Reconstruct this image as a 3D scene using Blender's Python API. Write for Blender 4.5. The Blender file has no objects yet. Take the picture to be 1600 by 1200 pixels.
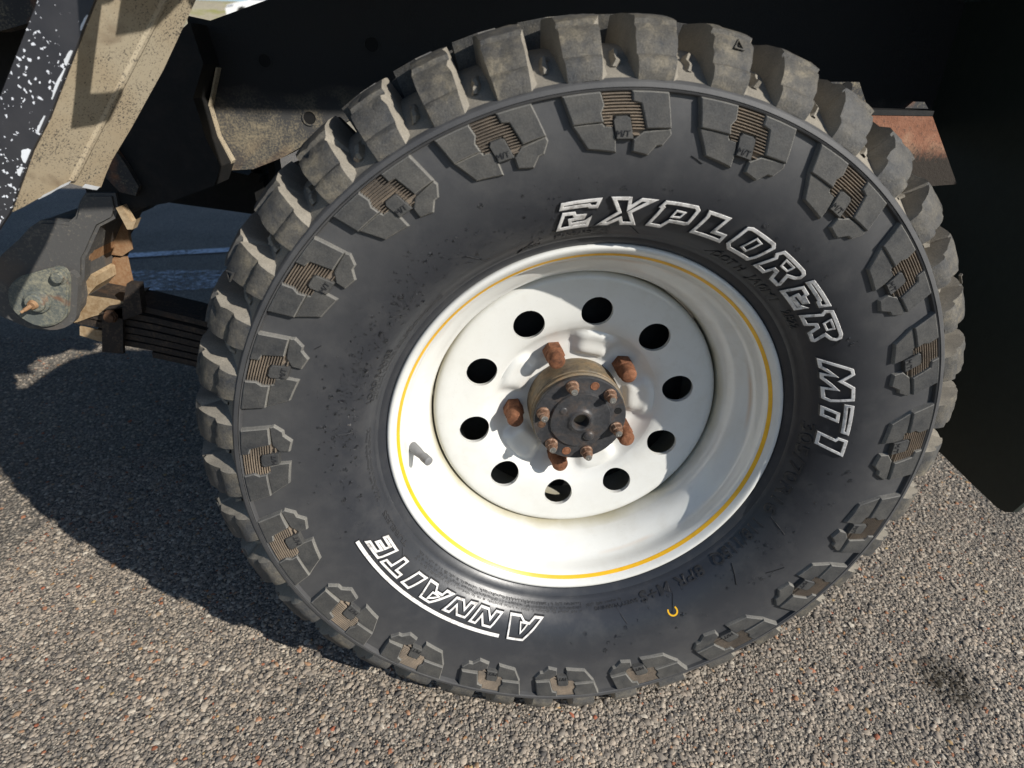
import bpy, bmesh, math, random
import numpy as np
from mathutils import Matrix, Vector
random.seed(7); RNG = np.random.default_rng(7)
sc = bpy.context.scene
COL = sc.collection
rad = math.radians
HUB = 0.395                                   # hub height above the ground (m)

# ------------------------------------------------------------------ camera
cam = bpy.data.cameras.new('camera'); camo = bpy.data.objects.new('camera', cam); COL.objects.link(camo)
cam.sensor_fit = 'HORIZONTAL'; cam.sensor_width = 36.0; cam.lens = 20.732
cam.clip_start = 0.02; cam.clip_end = 2000
_R = [(0.9953440, -0.0936610, 0.0227593), (-0.0227593, -0.4578286, -0.8887491), (0.0936610, 0.8840931, -0.4578286)]
M = Matrix([[_R[0][i], -_R[1][i], -_R[2][i]] for i in range(3)]).to_4x4()
M.translation = Vector((-0.14524, -0.54224, 0.35620 + HUB))
camo.matrix_world = M
cam.dof.use_dof = True; cam.dof.focus_distance = 0.70; cam.dof.aperture_fstop = 7.0
sc.camera = camo

# ------------------------------------------------------------------ light
SUN = Vector((1.20, -1.0, 0.84)).normalized()          # towards the sun
w = bpy.data.worlds.new('World'); sc.world = w; w.use_nodes = True
nt = w.node_tree; bg = nt.nodes['Background']
sky = nt.nodes.new('ShaderNodeTexSky'); sky.sky_type = 'NISHITA'; sky.sun_disc = False
sky.sun_elevation = math.asin(SUN.z); sky.sun_rotation = math.atan2(SUN.x, SUN.y)
sky.dust_density = 0.6; sky.ozone_density = 3.5; sky.altitude = 200
nt.links.new(sky.outputs[0], bg.inputs[0]); bg.inputs[1].default_value = 0.085
sl = bpy.data.lights.new('sun', 'SUN'); sl.energy = 4.6; sl.angle = rad(0.53); sl.color = (1.0, 0.955, 0.885)
so = bpy.data.objects.new('sun', sl); COL.objects.link(so)
so.rotation_euler = SUN.to_track_quat('Z', 'Y').to_euler(); so.location = (6, -6, 6)
sc.view_settings.view_transform = 'Standard'; sc.view_settings.look = 'None'
sc.view_settings.exposure = 0.30; sc.view_settings.gamma = 1.0; sc.view_settings.use_curve_mapping = False

# ------------------------------------------------------------------ materials
class NT:
    def __init__(s, name):
        s.m = bpy.data.materials.new(name); s.m.use_nodes = True; s.t = s.m.node_tree
        s.b = s.t.nodes['Principled BSDF']; s.geo = None
    def n(s, typ, **kw):
        x = s.t.nodes.new(typ)
        for k, v in kw.items():
            if k.startswith('i_'):
                x.inputs[k[2:].replace('_', ' ')].default_value = v
            else: setattr(x, k, v)
        return x
    def l(s, a, b): s.t.links.new(a, b); return a
    def pos(s):
        if s.geo is None: s.geo = s.n('ShaderNodeNewGeometry')
        return s.geo.outputs['Position']
    def noise(s, scale, detail=4, rough=0.55, dist=0.0, vec=None):
        x = s.n('ShaderNodeTexNoise'); x.inputs['Scale'].default_value = scale; x.inputs['Detail'].default_value = detail
        x.inputs['Roughness'].default_value = rough; x.inputs['Distortion'].default_value = dist
        s.l(vec if vec is not None else s.pos(), x.inputs['Vector']); return x.outputs['Fac']
    def voro(s, scale, feature='F1', out='Distance', vec=None, rnd=1.0):
        x = s.n('ShaderNodeTexVoronoi'); x.feature = feature; x.inputs['Scale'].default_value = scale
        x.inputs['Randomness'].default_value = rnd
        s.l(vec if vec is not None else s.pos(), x.inputs['Vector']); return x.outputs[out]
    def ramp(s, fac, stops, interp='LINEAR'):
        x = s.n('ShaderNodeValToRGB'); e = x.color_ramp; e.interpolation = interp
        while len(e.elements) < len(stops): e.elements.new(0.5)
        for el, (p, c) in zip(e.elements, stops):
            el.position = p; el.color = (c if not isinstance(c, (int, float)) else (c, c, c)) + ((1.0,) if not isinstance(c, (int, float)) else (1.0,))
        s.l(fac, x.inputs[0]); return x.outputs[0]
    def mix(s, fac, a, b, blend='MIX'):
        x = s.n('ShaderNodeMix'); x.data_type = 'RGBA'; x.blend_type = blend
        for sock, v in ((x.inputs['Factor'], fac), (x.inputs['A'], a), (x.inputs['B'], b)):
            pass
        ins = [i for i in x.inputs if i.enabled]
        fa, aa, bb = x.inputs[0], x.inputs[6], x.inputs[7]
        for sock, v in ((fa, fac), (aa, a), (bb, b)):
            if isinstance(v, bpy.types.NodeSocket): s.l(v, sock)
            elif isinstance(v, (int, float)): sock.default_value = v
            else: sock.default_value = tuple(v) + (1.0,)
        return x.outputs[2]
    def math(s, op, a, b=0.0, c=0.0, clamp=False):
        x = s.n('ShaderNodeMath'); x.operation = op; x.use_clamp = clamp
        for i, v in enumerate((a, b, c)):
            if isinstance(v, bpy.types.NodeSocket): s.l(v, x.inputs[i])
            else: x.inputs[i].default_value = v
        return x.outputs[0]
    def bump(s, h, strength=0.5, dist=0.001, prev=None):
        x = s.n('ShaderNodeBump'); x.inputs['Strength'].default_value = strength; x.inputs['Distance'].default_value = dist
        s.l(h, x.inputs['Height'])
        if prev is not None: s.l(prev, x.inputs['Normal'])
        return x.outputs[0]
    def out(s, color=None, rough=None, metal=None, normal=None, spec=None):
        for k, v in (('Base Color', color), ('Roughness', rough), ('Metallic', metal), ('Normal', normal), ('Specular IOR Level', spec)):
            if v is None: continue
            if isinstance(v, bpy.types.NodeSocket): s.l(v, s.b.inputs[k])
            elif isinstance(v, (int, float)): s.b.inputs[k].default_value = v
            else: s.b.inputs[k].default_value = tuple(v) + (1.0,)
        return s.m
    def radius(s):                             # distance from the wheel axis (axis runs along y at height HUB)
        sp = s.n('ShaderNodeSeparateXYZ'); s.l(s.pos(), sp.inputs[0])
        z = s.math('SUBTRACT', sp.outputs[2], HUB)
        return s.math('SQRT', s.math('ADD', s.math('MULTIPLY', sp.outputs[0], sp.outputs[0]), s.math('MULTIPLY', z, z)))

def rubber(name, dust_lo, dust_hi, base=(0.040, 0.041, 0.043), tan=(0.20, 0.175, 0.135), rough=0.62, big=9.0):
    t = NT(name)
    n1 = t.noise(big, 5, 0.6); n2 = t.noise(70, 6, 0.65); n3 = t.noise(900, 3, 0.6)
    f = t.math('ADD', t.math('MULTIPLY', n1, 0.6), t.math('MULTIPLY', n2, 0.4))
    fac = t.ramp(f, [(0.34, dust_lo), (0.68, dust_hi)])
    grain = t.ramp(n3, [(0.35, 0.75), (0.7, 1.15)])
    c = t.mix(fac, base, tan)
    c = t.mix(1.0, c, grain, 'MULTIPLY')
    r = t.ramp(n2, [(0.3, rough - 0.1), (0.7, rough + 0.15)])
    nb = t.bump(n3, 0.25, 0.0006); nb = t.bump(n2, 0.25, 0.002, nb)
    return t.out(c, r, 0.0, nb, 0.35)
M_SIDE = None
def sidewall_mat():
    t = NT('sidewall_rubber')
    R_ = t.radius()
    n1 = t.noise(7, 5, 0.6); n2 = t.noise(45, 6, 0.65); n3 = t.noise(1200, 2, 0.5)
    # dirt thrown onto the outer half of the wall, cleaner and shinier near the rim
    out_ = t.math('MULTIPLY', t.math('SUBTRACT', R_, 0.262, clamp=True), 12.0, clamp=True)
    f = t.math('MULTIPLY', t.ramp(t.math('ADD', t.math('MULTIPLY', n1, 0.55), t.math('MULTIPLY', n2, 0.45)), [(0.3, 0.10), (0.7, 0.55)]), out_)
    far = t.math('MULTIPLY', t.math('SUBTRACT', R_, 0.350, clamp=True), 20.0, clamp=True)
    f = t.math('ADD', f, t.math('MULTIPLY', far, 0.12), clamp=True)
    c = t.mix(f, (0.027, 0.029, 0.034), (0.135, 0.130, 0.122))
    r = t.math('ADD', 0.34, t.math('MULTIPLY', out_, 0.20))
    sw = t.ramp(t.noise(24, 6, 0.72), [(0.48, 0.0), (0.75, 0.22)])
    c = t.mix(sw, c, (0.115, 0.112, 0.106))
    r = t.math('ADD', r, t.math('MULTIPLY', sw, 0.4))
    nb = t.bump(n3, 0.15, 0.0004); nb = t.bump(n2, 0.12, 0.002, nb)
    return t.out(c, r, 0.0, nb, 0.45)
M_SIDE = sidewall_mat()
M_LUG = rubber('lug_rubber', 0.0, 0.46, base=(0.032, 0.034, 0.037), tan=(0.185, 0.172, 0.145))
def tread_mat():
    t = NT('tread_rubber')
    n1 = t.noise(20, 5, 0.62, 0.5); n2 = t.noise(85, 6, 0.68); n3 = t.noise(700, 4, 0.65); n4 = t.noise(9, 3)
    f = t.math('ADD', t.math('MULTIPLY', n1, 0.5), t.math('MULTIPLY', n2, 0.5))
    c = t.mix(t.ramp(f, [(0.38, 0.0), (0.54, 0.26), (0.68, 0.9)]), (0.042, 0.044, 0.047), (0.27, 0.23, 0.16))
    c = t.mix(t.ramp(n4, [(0.45, 0.0), (0.65, 0.5)]), c, (0.105, 0.105, 0.103))
    c = t.mix(t.ramp(n2, [(0.60, 0.0), (0.70, 0.55)]), c, (0.040, 0.040, 0.040))
    c = t.mix(1.0, c, t.ramp(n3, [(0.3, 0.62), (0.7, 1.22)]), 'MULTIPLY')
    nb = t.bump(n3, 0.45, 0.0007); nb = t.bump(n2, 0.4, 0.0025, nb)
    return t.out(c, 0.7, 0.0, nb, 0.35)
M_TREAD = tread_mat()
M_GROOVE = rubber('dusty_groove_rubber', 0.45, 0.95, base=(0.075, 0.073, 0.070), tan=(0.34, 0.305, 0.245), rough=0.8, big=14)
M_LUGW = rubber('scuffed_lug_edge_rubber', 0.15, 0.75, base=(0.085, 0.085, 0.084), tan=(0.27, 0.255, 0.22), rough=0.75, big=14)
M_RIB = rubber('dusty_rib_rubber', 0.2, 1.0, base=(0.06, 0.056, 0.052), tan=(0.30, 0.235, 0.17), rough=0.8, big=30)
M_BLACK = rubber('clean_black_rubber', 0.0, 0.06, base=(0.024, 0.025, 0.028), rough=0.40)
def simple(name, col, rough=0.5, metal=0.0, spec=0.5, bump=None):
    t = NT(name); nb = None
    n = t.noise(60, 5, 0.6)
    c = t.mix(t.ramp(n, [(0.3, 0.0), (0.75, 1.0)]), tuple(x * 0.85 for x in col), tuple(min(1, x * 1.1) for x in col))
    if bump: nb = t.bump(t.noise(bump[0], 4, 0.6), bump[1], bump[2])
    return t.out(c, rough, metal, nb, spec)
def letter_mat():
    t = NT('white_letter_rubber')
    n = t.noise(160, 5, 0.65); n2 = t.noise(25, 4)
    c = t.mix(t.ramp(n, [(0.50, 0.0), (0.68, 1.0)]), (0.74, 0.72, 0.69), (0.34, 0.32, 0.30))
    c = t.mix(t.ramp(n2, [(0.5, 0.0), (0.8, 0.5)]), c, (0.55, 0.52, 0.47))
    return t.out(c, 0.6, 0, t.bump(n, 0.2, 0.0005), 0.3)
M_WHITE_L = letter_mat()
def rim_mat():
    t = NT('white_rim_paint')
    R_ = t.radius()
    n = t.noise(14, 5, 0.6); n2 = t.noise(240, 3, 0.6)
    c = t.mix(t.ramp(n, [(0.4, 0.0), (0.8, 0.35)]), (0.69, 0.69, 0.655), (0.62, 0.60, 0.53))
    # grime line in the seam between the barrel and the disc
    d = t.math('ABSOLUTE', t.math('SUBTRACT', R_, 0.1755))
    seam = t.math('SUBTRACT', 1.0, t.math('MULTIPLY', d, 330.0), clamp=True)
    seam = t.math('MULTIPLY', seam, t.ramp(n, [(0.3, 0.25), (0.7, 0.9)]))
    c = t.mix(seam, c, (0.36, 0.31, 0.16))
    d2 = t.math('ABSOLUTE', t.math('SUBTRACT', R_, 0.1985))
    stain = t.math('MULTIPLY', t.math('SUBTRACT', 1.0, t.math('MULTIPLY', d2, 400.0), clamp=True), t.ramp(t.noise(6, 3), [(0.5, 0.0), (0.66, 0.55)]))
    c = t.mix(stain, c, (0.55, 0.33, 0.16))
    sp = t.ramp(n2, [(0.74, 0.0), (0.78, 0.6)])
    c = t.mix(sp, c, (0.45, 0.42, 0.36))
    hz = t.noise(55, 6, 0.7, 0.3)
    sc_ = t.n('ShaderNodeMapping'); sc_.inputs['Scale'].default_value = (70, 70, 900); sc_.inputs['Rotation'].default_value = (0.3, 0.6, 0.2); t.l(t.pos(), sc_.inputs['Vector'])
    scr = t.ramp(t.noise(1.0, 2, 0.5, 0.0, sc_.outputs[0]), [(0.715, 0.0), (0.735, 0.35)])
    c = t.mix(t.math('MULTIPLY', scr, t.ramp(n, [(0.45, 0.0), (0.6, 1.0)])), c, (0.42, 0.40, 0.37))
    dirty = t.math('MULTIPLY', t.ramp(hz, [(0.48, 0.0), (0.75, 0.40)]), t.ramp(t.noise(5, 3), [(0.35, 0.2), (0.65, 1.0)]))
    c = t.mix(dirty, c, (0.50, 0.47, 0.40))
    # brake dust and rust bleeding round the centre
    cen = t.math('MULTIPLY', t.math('SUBTRACT', 1.0, t.math('MULTIPLY', R_, 10.5), clamp=True), t.ramp(t.noise(40, 5), [(0.4, 0.0), (0.7, 1.0)]))
    c = t.mix(cen, c, (0.50, 0.42, 0.33))
    t.b.inputs['Coat Weight'].default_value = 0.5; t.b.inputs['Coat Roughness'].default_value = 0.07
    return t.out(c, 0.28, 0.0, t.bump(t.noise(900, 2), 0.03, 0.0004), 0.5)
M_RIM = rim_mat()
M_YEL = simple('yellow_pinstripe_paint', (0.80, 0.44, 0.015), 0.35)
def rust(name, a, b, c_, rough=0.85, metal=0.0, scale=90, bs=0.35):
    t = NT(name)
    n = t.noise(scale, 6, 0.65, 0.4); n2 = t.noise(scale * 5, 4, 0.6)
    c = t.ramp(n, [(0.32, a), (0.5, b), (0.68, c_)])
    c = t.mix(1.0, c, t.ramp(n2, [(0.3, 0.75), (0.7, 1.15)]), 'MULTIPLY')
    nb = t.bump(n2, bs, 0.0008); nb = t.bump(n, bs, 0.002, nb)
    return t.out(c, rough, metal, nb, 0.35)
M_RUST = rust('rusty_steel', (0.085, 0.035, 0.018), (0.17, 0.068, 0.032), (0.26, 0.115, 0.06))
M_RUSTD = rust('dark_rusty_steel', (0.03, 0.024, 0.02), (0.085, 0.045, 0.026), (0.15, 0.08, 0.042))
M_HUBC = rust('weathered_hub_steel', (0.10, 0.085, 0.065), (0.17, 0.13, 0.08), (0.23, 0.15, 0.08), rough=0.6, scale=45)
M_PLATE = rust('black_hub_paint', (0.030, 0.031, 0.034), (0.045, 0.045, 0.047), (0.075, 0.058, 0.048), rough=0.42, scale=55, bs=0.25)
M_TIP = simple('bare_stud_steel', (0.46, 0.45, 0.42), 0.38, 0.9)
M_STUD = rust('stained_stud_steel', (0.12, 0.06, 0.035), (0.24, 0.14, 0.09), (0.36, 0.26, 0.19), rough=0.5, metal=0.3, scale=200)
M_VALVE = simple('black_valve_rubber', (0.20, 0.20, 0.20), 0.5)
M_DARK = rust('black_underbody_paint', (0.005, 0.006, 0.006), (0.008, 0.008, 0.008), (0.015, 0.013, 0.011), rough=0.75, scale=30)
M_HOLE = simple('dark_void_paint', (0.004, 0.004, 0.004), 0.95)
M_FLAP = simple('black_flap_rubber', (0.022, 0.030, 0.024), 0.55, bump=(90, 0.3, 0.001))
def frame_mat(name, dark, dirt, lo, hi, s1=26, s2=330, rustc=(0.20, 0.085, 0.04)):
    t = NT(name)
    n1 = t.noise(s1, 5, 0.6, 0.6); n2 = t.noise(s2, 4, 0.7); n3 = t.noise(s1 * 0.6, 4, 0.5, 1.0)
    f = t.math('ADD', t.math('MULTIPLY', n1, 0.45), t.math('MULTIPLY', n2, 0.55))
    c = t.mix(t.ramp(f, [(lo, 0.0), (hi, 1.0)]), dark, dirt)
    c = t.mix(t.ramp(n3, [(0.60, 0.0), (0.72, 0.7)]), c, rustc)
    nb = t.bump(n2, 0.4, 0.0008); nb = t.bump(n1, 0.3, 0.003, nb)
    return t.out(c, 0.72, 0.0, nb, 0.35)
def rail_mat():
    t = NT('dusty_rail_shaded_top')
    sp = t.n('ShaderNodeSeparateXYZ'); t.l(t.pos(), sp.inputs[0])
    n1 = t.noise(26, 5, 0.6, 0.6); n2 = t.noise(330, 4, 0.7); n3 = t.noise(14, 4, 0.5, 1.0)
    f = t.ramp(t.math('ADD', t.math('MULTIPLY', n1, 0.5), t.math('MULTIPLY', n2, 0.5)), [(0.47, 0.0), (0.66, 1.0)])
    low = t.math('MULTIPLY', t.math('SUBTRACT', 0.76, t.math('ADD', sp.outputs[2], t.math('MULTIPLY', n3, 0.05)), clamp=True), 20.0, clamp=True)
    c = t.mix(low, (0.012, 0.012, 0.012), (0.060, 0.059, 0.058))  # clean black top paints in the tray's shade, dust only below it
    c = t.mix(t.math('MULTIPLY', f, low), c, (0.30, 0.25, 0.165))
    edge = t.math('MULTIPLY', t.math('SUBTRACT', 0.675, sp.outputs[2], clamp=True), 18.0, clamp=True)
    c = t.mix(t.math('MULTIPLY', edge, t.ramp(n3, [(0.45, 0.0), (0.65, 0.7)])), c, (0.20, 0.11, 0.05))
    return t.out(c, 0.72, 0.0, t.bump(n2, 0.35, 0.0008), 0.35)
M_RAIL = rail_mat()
M_FRAME = frame_mat('dusty_frame_paint', (0.035, 0.035, 0.036), (0.23, 0.195, 0.13), 0.50, 0.68)
M_HANG = frame_mat('grey_hanger_steel', (0.085, 0.083, 0.080), (0.27, 0.235, 0.18), 0.52, 0.74, 12, 200, (0.13, 0.10, 0.075))
M_GALV = frame_mat('dull_plated_steel', (0.11, 0.12, 0.11), (0.30, 0.28, 0.20), 0.45, 0.66, 40, 260)
M_MUD = frame_mat('mud_caked_steel', (0.24, 0.16, 0.085), (0.42, 0.32, 0.20), 0.38, 0.6, 18, 160, (0.25, 0.12, 0.05))
M_RUSTT = frame_mat('rust_tan_steel', (0.24, 0.125, 0.06), (0.36, 0.24, 0.14), 0.42, 0.66, 20, 200)
def rustb_mat():
    t = NT('brown_rust_steel')
    sp = t.n('ShaderNodeSeparateXYZ'); t.l(t.pos(), sp.inputs[0])
    n1 = t.noise(30, 5, 0.6, 0.5); n2 = t.noise(300, 4, 0.7)
    c = t.ramp(n1, [(0.35, (0.20, 0.085, 0.048)), (0.55, (0.27, 0.125, 0.075)), (0.7, (0.33, 0.19, 0.12))])
    c = t.mix(t.ramp(n2, [(0.56, 0.0), (0.66, 0.6)]), c, (0.06, 0.045, 0.038))
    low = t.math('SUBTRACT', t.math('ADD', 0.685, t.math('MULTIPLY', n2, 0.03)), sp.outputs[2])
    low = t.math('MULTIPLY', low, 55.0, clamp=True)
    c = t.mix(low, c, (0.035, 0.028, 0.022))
    return t.out(c, 0.85, 0.0, t.bump(n2, 0.6, 0.0015), 0.3)
M_RUSTB = rustb_mat()
M_LEAF = frame_mat('black_spring_steel', (0.026, 0.021, 0.018), (0.13, 0.09, 0.06), 0.50, 0.74, 30, 260, (0.09, 0.05, 0.03))
def tan_mat():
    t = NT('dust_covered_paint')
    n1 = t.noise(20, 4, 0.55, 0.5); n2 = t.noise(620, 3, 0.7); n3 = t.noise(9, 4, 0.6, 0.8)
    c = t.mix(t.ramp(n3, [(0.35, 0.0), (0.65, 1.0)]), (0.37, 0.295, 0.195), (0.42, 0.36, 0.26))
    sp = t.ramp(t.math('ADD', t.math('MULTIPLY', n2, 0.72), t.math('MULTIPLY', n1, 0.28)), [(0.385, 0.92), (0.455, 0.0)])
    c = t.mix(sp, c, (0.05, 0.048, 0.046))
    c = t.mix(t.ramp(n1, [(0.60, 0.0), (0.78, 0.85)]), c, (0.12, 0.075, 0.045))
    return t.out(c, 0.85, 0.0, t.bump(n2, 0.35, 0.0008), 0.2)
M_TAN = tan_mat()
def sill_mat():
    t = NT('chipped_black_paint')
    n = t.noise(16, 3, 0.5); n2 = t.noise(420, 3)
    nz = t.n('ShaderNodeTexNoise'); nz.inputs['Scale'].default_value = 260; nz.inputs['Detail'].default_value = 3; t.l(t.pos(), nz.inputs['Vector'])
    wv = t.n('ShaderNodeVectorMath'); wv.operation = 'MULTIPLY_ADD'; t.l(nz.outputs['Color'], wv.inputs[0]); wv.inputs[1].default_value = (.007, .007, .007); t.l(t.pos(), wv.inputs[2])
    v = t.voro(230, 'F1', 'Distance', wv.outputs[0])
    chip = t.math('LESS_THAN', t.math('ADD', v, t.math('MULTIPLY', n2, 0.22)), t.ramp(n, [(0.36, 0.17), (0.62, 0.40)]))
    v2 = t.voro(95, 'F1', 'Distance', wv.outputs[0])
    chip2 = t.math('LESS_THAN', t.math('ADD', v2, t.math('MULTIPLY', n2, 0.20)), t.ramp(t.noise(13, 3), [(0.42, 0.09), (0.66, 0.28)]))
    f = t.math('MAXIMUM', chip, chip2)
    base = t.mix(t.ramp(t.noise(30, 5), [(0.3, 0.0), (0.7, 1.0)]), (0.026, 0.026, 0.030), (0.044, 0.043, 0.046))
    c = t.mix(f, base, (0.72, 0.74, 0.78))
    return t.out(c, 0.45, 0.0, t.bump(f, 0.3, 0.0006), 0.5)
M_SILL = sill_mat()
M_WHITEP = simple('bare_white_paint', (0.68, 0.70, 0.72), 0.55)
def drop_mat():
    t = NT('water'); b = t.b
    b.inputs['Base Color'].default_value = (1, 1, 1, 1); b.inputs['Transmission Weight'].default_value = 1.0
    b.inputs['IOR'].default_value = 1.33; b.inputs['Roughness'].default_value = 0.02
    return t.m
M_WATER = drop_mat()

# ------------------------------------------------------------------ object helpers
ORIG = {}
def tag(o, label=None, cat=None, kind=None, group=None):
    if label: o['label'] = label
    if cat: o['category'] = cat
    if kind: o['kind'] = kind
    if group: o['group'] = group
    return o
def empty(name, loc, parent=None):
    o = bpy.data.objects.new(name, None); COL.objects.link(o); o.empty_display_size = 0.1
    ORIG[o.name] = Vector(loc); o.parent = parent
    o.location = Vector(loc) - (ORIG[parent.name] if parent else Vector((0, 0, 0)))
    return o
def place(o, origin, parent):
    ORIG[o.name] = Vector(origin); o.parent = parent
    o.location = Vector(origin) - (ORIG[parent.name] if parent else Vector((0, 0, 0)))
def obj(name, V, F, mats, parent=None, label=None, fm=None, smooth=True, angle=35, recalc=True, kind=None, origin=None):
    """one mesh object from world-space vertices"""
    V = [tuple(map(float, v)) for v in V]
    if origin is None:
        a = np.array(V); origin = (a.min(0) + a.max(0)) / 2
    O = Vector([float(x) for x in origin])
    me = bpy.data.meshes.new(name)
    me.from_pydata([tuple(Vector(v) - O) for v in V], [], [tuple(f) for f in F])
    if not isinstance(mats, (list, tuple)): mats = [mats]
    for m in mats: me.materials.append(m)
    if fm is not None: me.polygons.foreach_set('material_index', fm)
    if recalc:
        bm = bmesh.new(); bm.from_mesh(me); bmesh.ops.recalc_face_normals(bm, faces=bm.faces); bm.to_mesh(me); bm.free()
    if smooth:
        me.polygons.foreach_set('use_smooth', [True] * len(me.polygons)); me.set_sharp_from_angle(angle=rad(angle))
    me.update()
    o = bpy.data.objects.new(name, me); COL.objects.link(o)
    place(o, O, parent)
    if label: o['label'] = label
    if kind: o['kind'] = kind
    return o
class MB:                                     # collects simple solids into one mesh
    def __init__(s): s.V = []; s.F = []; s.M = []
    def add(s, V, F, m=0):
        k = len(s.V); s.V += [tuple(v) for v in V]; s.F += [tuple(i + k for i in f) for f in F]; s.M += [m] * len(F); return s
    def prism(s, poly, y0, y1, m=0):          # polygon in the xz plane pushed along y
        n = len(poly); V = [(x, y0, z) for x, z in poly] + [(x, y1, z) for x, z in poly]
        F = [tuple(range(n)), tuple(range(2 * n - 1, n - 1, -1))] + [(i, i + n, (i + 1) % n + n, (i + 1) % n) for i in range(n)]
        return s.add(V, F, m)
    def box(s, a, b, m=0):
        return s.prism([(a[0], a[2]), (b[0], a[2]), (b[0], b[2]), (a[0], b[2])], a[1], b[1], m)
    def tube(s, p, q, r0, r1=None, n=14, m=0, cap=True):
        r1 = r0 if r1 is None else r1
        p, q = Vector(p), Vector(q); d = (q - p).normalized(); a = d.orthogonal().normalized(); b = d.cross(a)
        V = []
        for c, r in ((p, r0), (q, r1)):
            V += [tuple(c + (a * math.cos(2 * math.pi * i / n) + b * math.sin(2 * math.pi * i / n)) * r) for i in range(n)]
        F = [(i, (i + 1) % n, (i + 1) % n + n, i + n) for i in range(n)]
        if cap: F += [tuple(range(n - 1, -1, -1)), tuple(range(n, 2 * n))]
        return s.add(V, F, m)
    def build(s, name, mats, parent=None, **k):
        return obj(name, s.V, s.F, mats, parent, fm=s.M, **k)
def P3(th, r, d):                             # wheel coordinates (degrees, metres, depth) -> world
    a = rad(th); return (r * math.cos(a), d, r * math.sin(a) + HUB)
def lathe(prof, n=160, closed=False, cx=0.0, cz=None):
    cz = HUB if cz is None else cz
    V = [(cx + r * math.cos(2 * math.pi * i / n), d, cz + r * math.sin(2 * math.pi * i / n)) for r, d in prof for i in range(n)]
    F = []; k = len(prof)
    for j in range(k if closed else k - 1):
        j2 = (j + 1) % k
        for i in range(n):
            i2 = (i + 1) % n
            F.append((j * n + i, j * n + i2, j2 * n + i2, j2 * n + i))
    return V, F
def spin(prof, c, n=16, m=None, hexrows=()):
    """solid of revolution about the y axis through c=(x,z); rows named in hexrows are six-sided"""
    V = []; k = len(prof)
    for j, (r, d) in enumerate(prof):
        for i in range(n):
            a = 2 * math.pi * i / n; rr = r
            if j in hexrows:
                b = (a % (math.pi / 3)) - math.pi / 6; rr = r * math.cos(math.pi / 6) / math.cos(b)
            V.append((c[0] + rr * math.cos(a), d, c[1] + rr * math.sin(a)))
    F = [(j * n + i, j * n + (i + 1) % n, (j + 1) * n + (i + 1) % n, (j + 1) * n + i) for j in range(k - 1) for i in range(n)]
    F.append(tuple(range((k - 1) * n, k * n)))
    return V, F

# ------------------------------------------------------------------ ground
def ground_mat():
    t = NT('asphalt')
    v = t.n('ShaderNodeTexVoronoi'); v.inputs['Scale'].default_value = 190; t.l(t.pos(), v.inputs['Vector'])
    v2 = t.n('ShaderNodeTexVoronoi'); v2.inputs['Scale'].default_value = 420; t.l(t.pos(), v2.inputs['Vector'])
    sep = t.n('ShaderNodeSeparateColor'); t.l(v.outputs['Color'], sep.inputs[0])
    sep2 = t.n('ShaderNodeSeparateColor'); t.l(v2.outputs['Color'], sep2.inputs[0])
    n = t.noise(2.2, 5, 0.6); n2 = t.noise(800, 3)
    st = t.ramp(sep.outputs[0], [(0.0, (0.12, 0.11, 0.10)), (0.35, (0.23, 0.205, 0.17)), (0.75, (0.34, 0.30, 0.245)), (1.0, (0.45, 0.40, 0.33))])
    st2 = t.ramp(sep2.outputs[0], [(0.0, (0.10, 0.092, 0.082)), (0.5, (0.27, 0.24, 0.195)), (1.0, (0.42, 0.37, 0.30))])
    c = t.mix(0.5, st, st2)
    edge = t.ramp(v.outputs['Distance'], [(0.25, 1.0), (0.62, 0.60)])
    c = t.mix(1.0, c, edge, 'MULTIPLY')
    c = t.mix(1.0, c, t.ramp(n, [(0.3, 0.82), (0.7, 1.12)]), 'MULTIPLY')
    h = t.math('SUBTRACT', 1.0, v.outputs['Distance'])
    h2 = t.math('SUBTRACT', 1.0, v2.outputs['Distance'])
    nb = t.bump(h, 1.0, 0.004); nb = t.bump(h2, 0.7, 0.0018, nb); nb = t.bump(n2, 0.4, 0.0008, nb)
    return t.out(c, 0.85, 0.0, nb, 0.3)
M_ASPH = ground_mat()
def stone_mat():
    t = NT('asphalt_chippings')
    g = t.n('ShaderNodeNewGeometry'); r_ = g.outputs['Random Per Island']
    c = t.ramp(r_, [(0.0, (0.10, 0.094, 0.090)), (0.10, (0.18, 0.163, 0.146)), (0.28, (0.29, 0.253, 0.213)), (0.58, (0.38, 0.325, 0.266)), (0.82, (0.45, 0.386, 0.315)),
                    (0.94, (0.50, 0.455, 0.385)), (0.965, (0.42, 0.29, 0.18)), (0.982, (0.40, 0.19, 0.11)), (0.992, (0.36, 0.12, 0.07)), (1.0, (0.46, 0.34, 0.17))])
    n = t.noise(900, 4, 0.65); n2 = t.noise(2.2, 5, 0.6)
    c = t.mix(1.0, c, t.ramp(n, [(0.3, 0.70), (0.7, 1.2)]), 'MULTIPLY')
    c = t.mix(1.0, c, t.ramp(n2, [(0.3, (0.80, 0.79, 0.77)), (0.7, (1.10, 1.07, 1.02))]), 'MULTIPLY')
    # an oily patch soaked into the stones to the right of the tyre
    v = t.n('ShaderNodeVectorMath'); v.operation = 'DISTANCE'; t.l(t.pos(), v.inputs[0]); v.inputs[1].default_value = (0.545, -0.05, 0.0)
    oil = t.math('SUBTRACT', 1.0, t.math('MULTIPLY', v.outputs['Value'], 17.0), clamp=True)
    oil = t.math('MULTIPLY', oil, t.ramp(t.noise(90, 4), [(0.35, 0.3), (0.55, 1.9)]), clamp=True)
    c = t.mix(oil, c, (0.045, 0.036, 0.024))
    return t.out(c, 0.8, 0.0, t.bump(n, 0.5, 0.0008), 0.3)
M_STONE = stone_mat()
gp = [(-400, -300, 0), (400, -300, 0), (400, 700, 0), (-400, 700, 0)]
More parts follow.
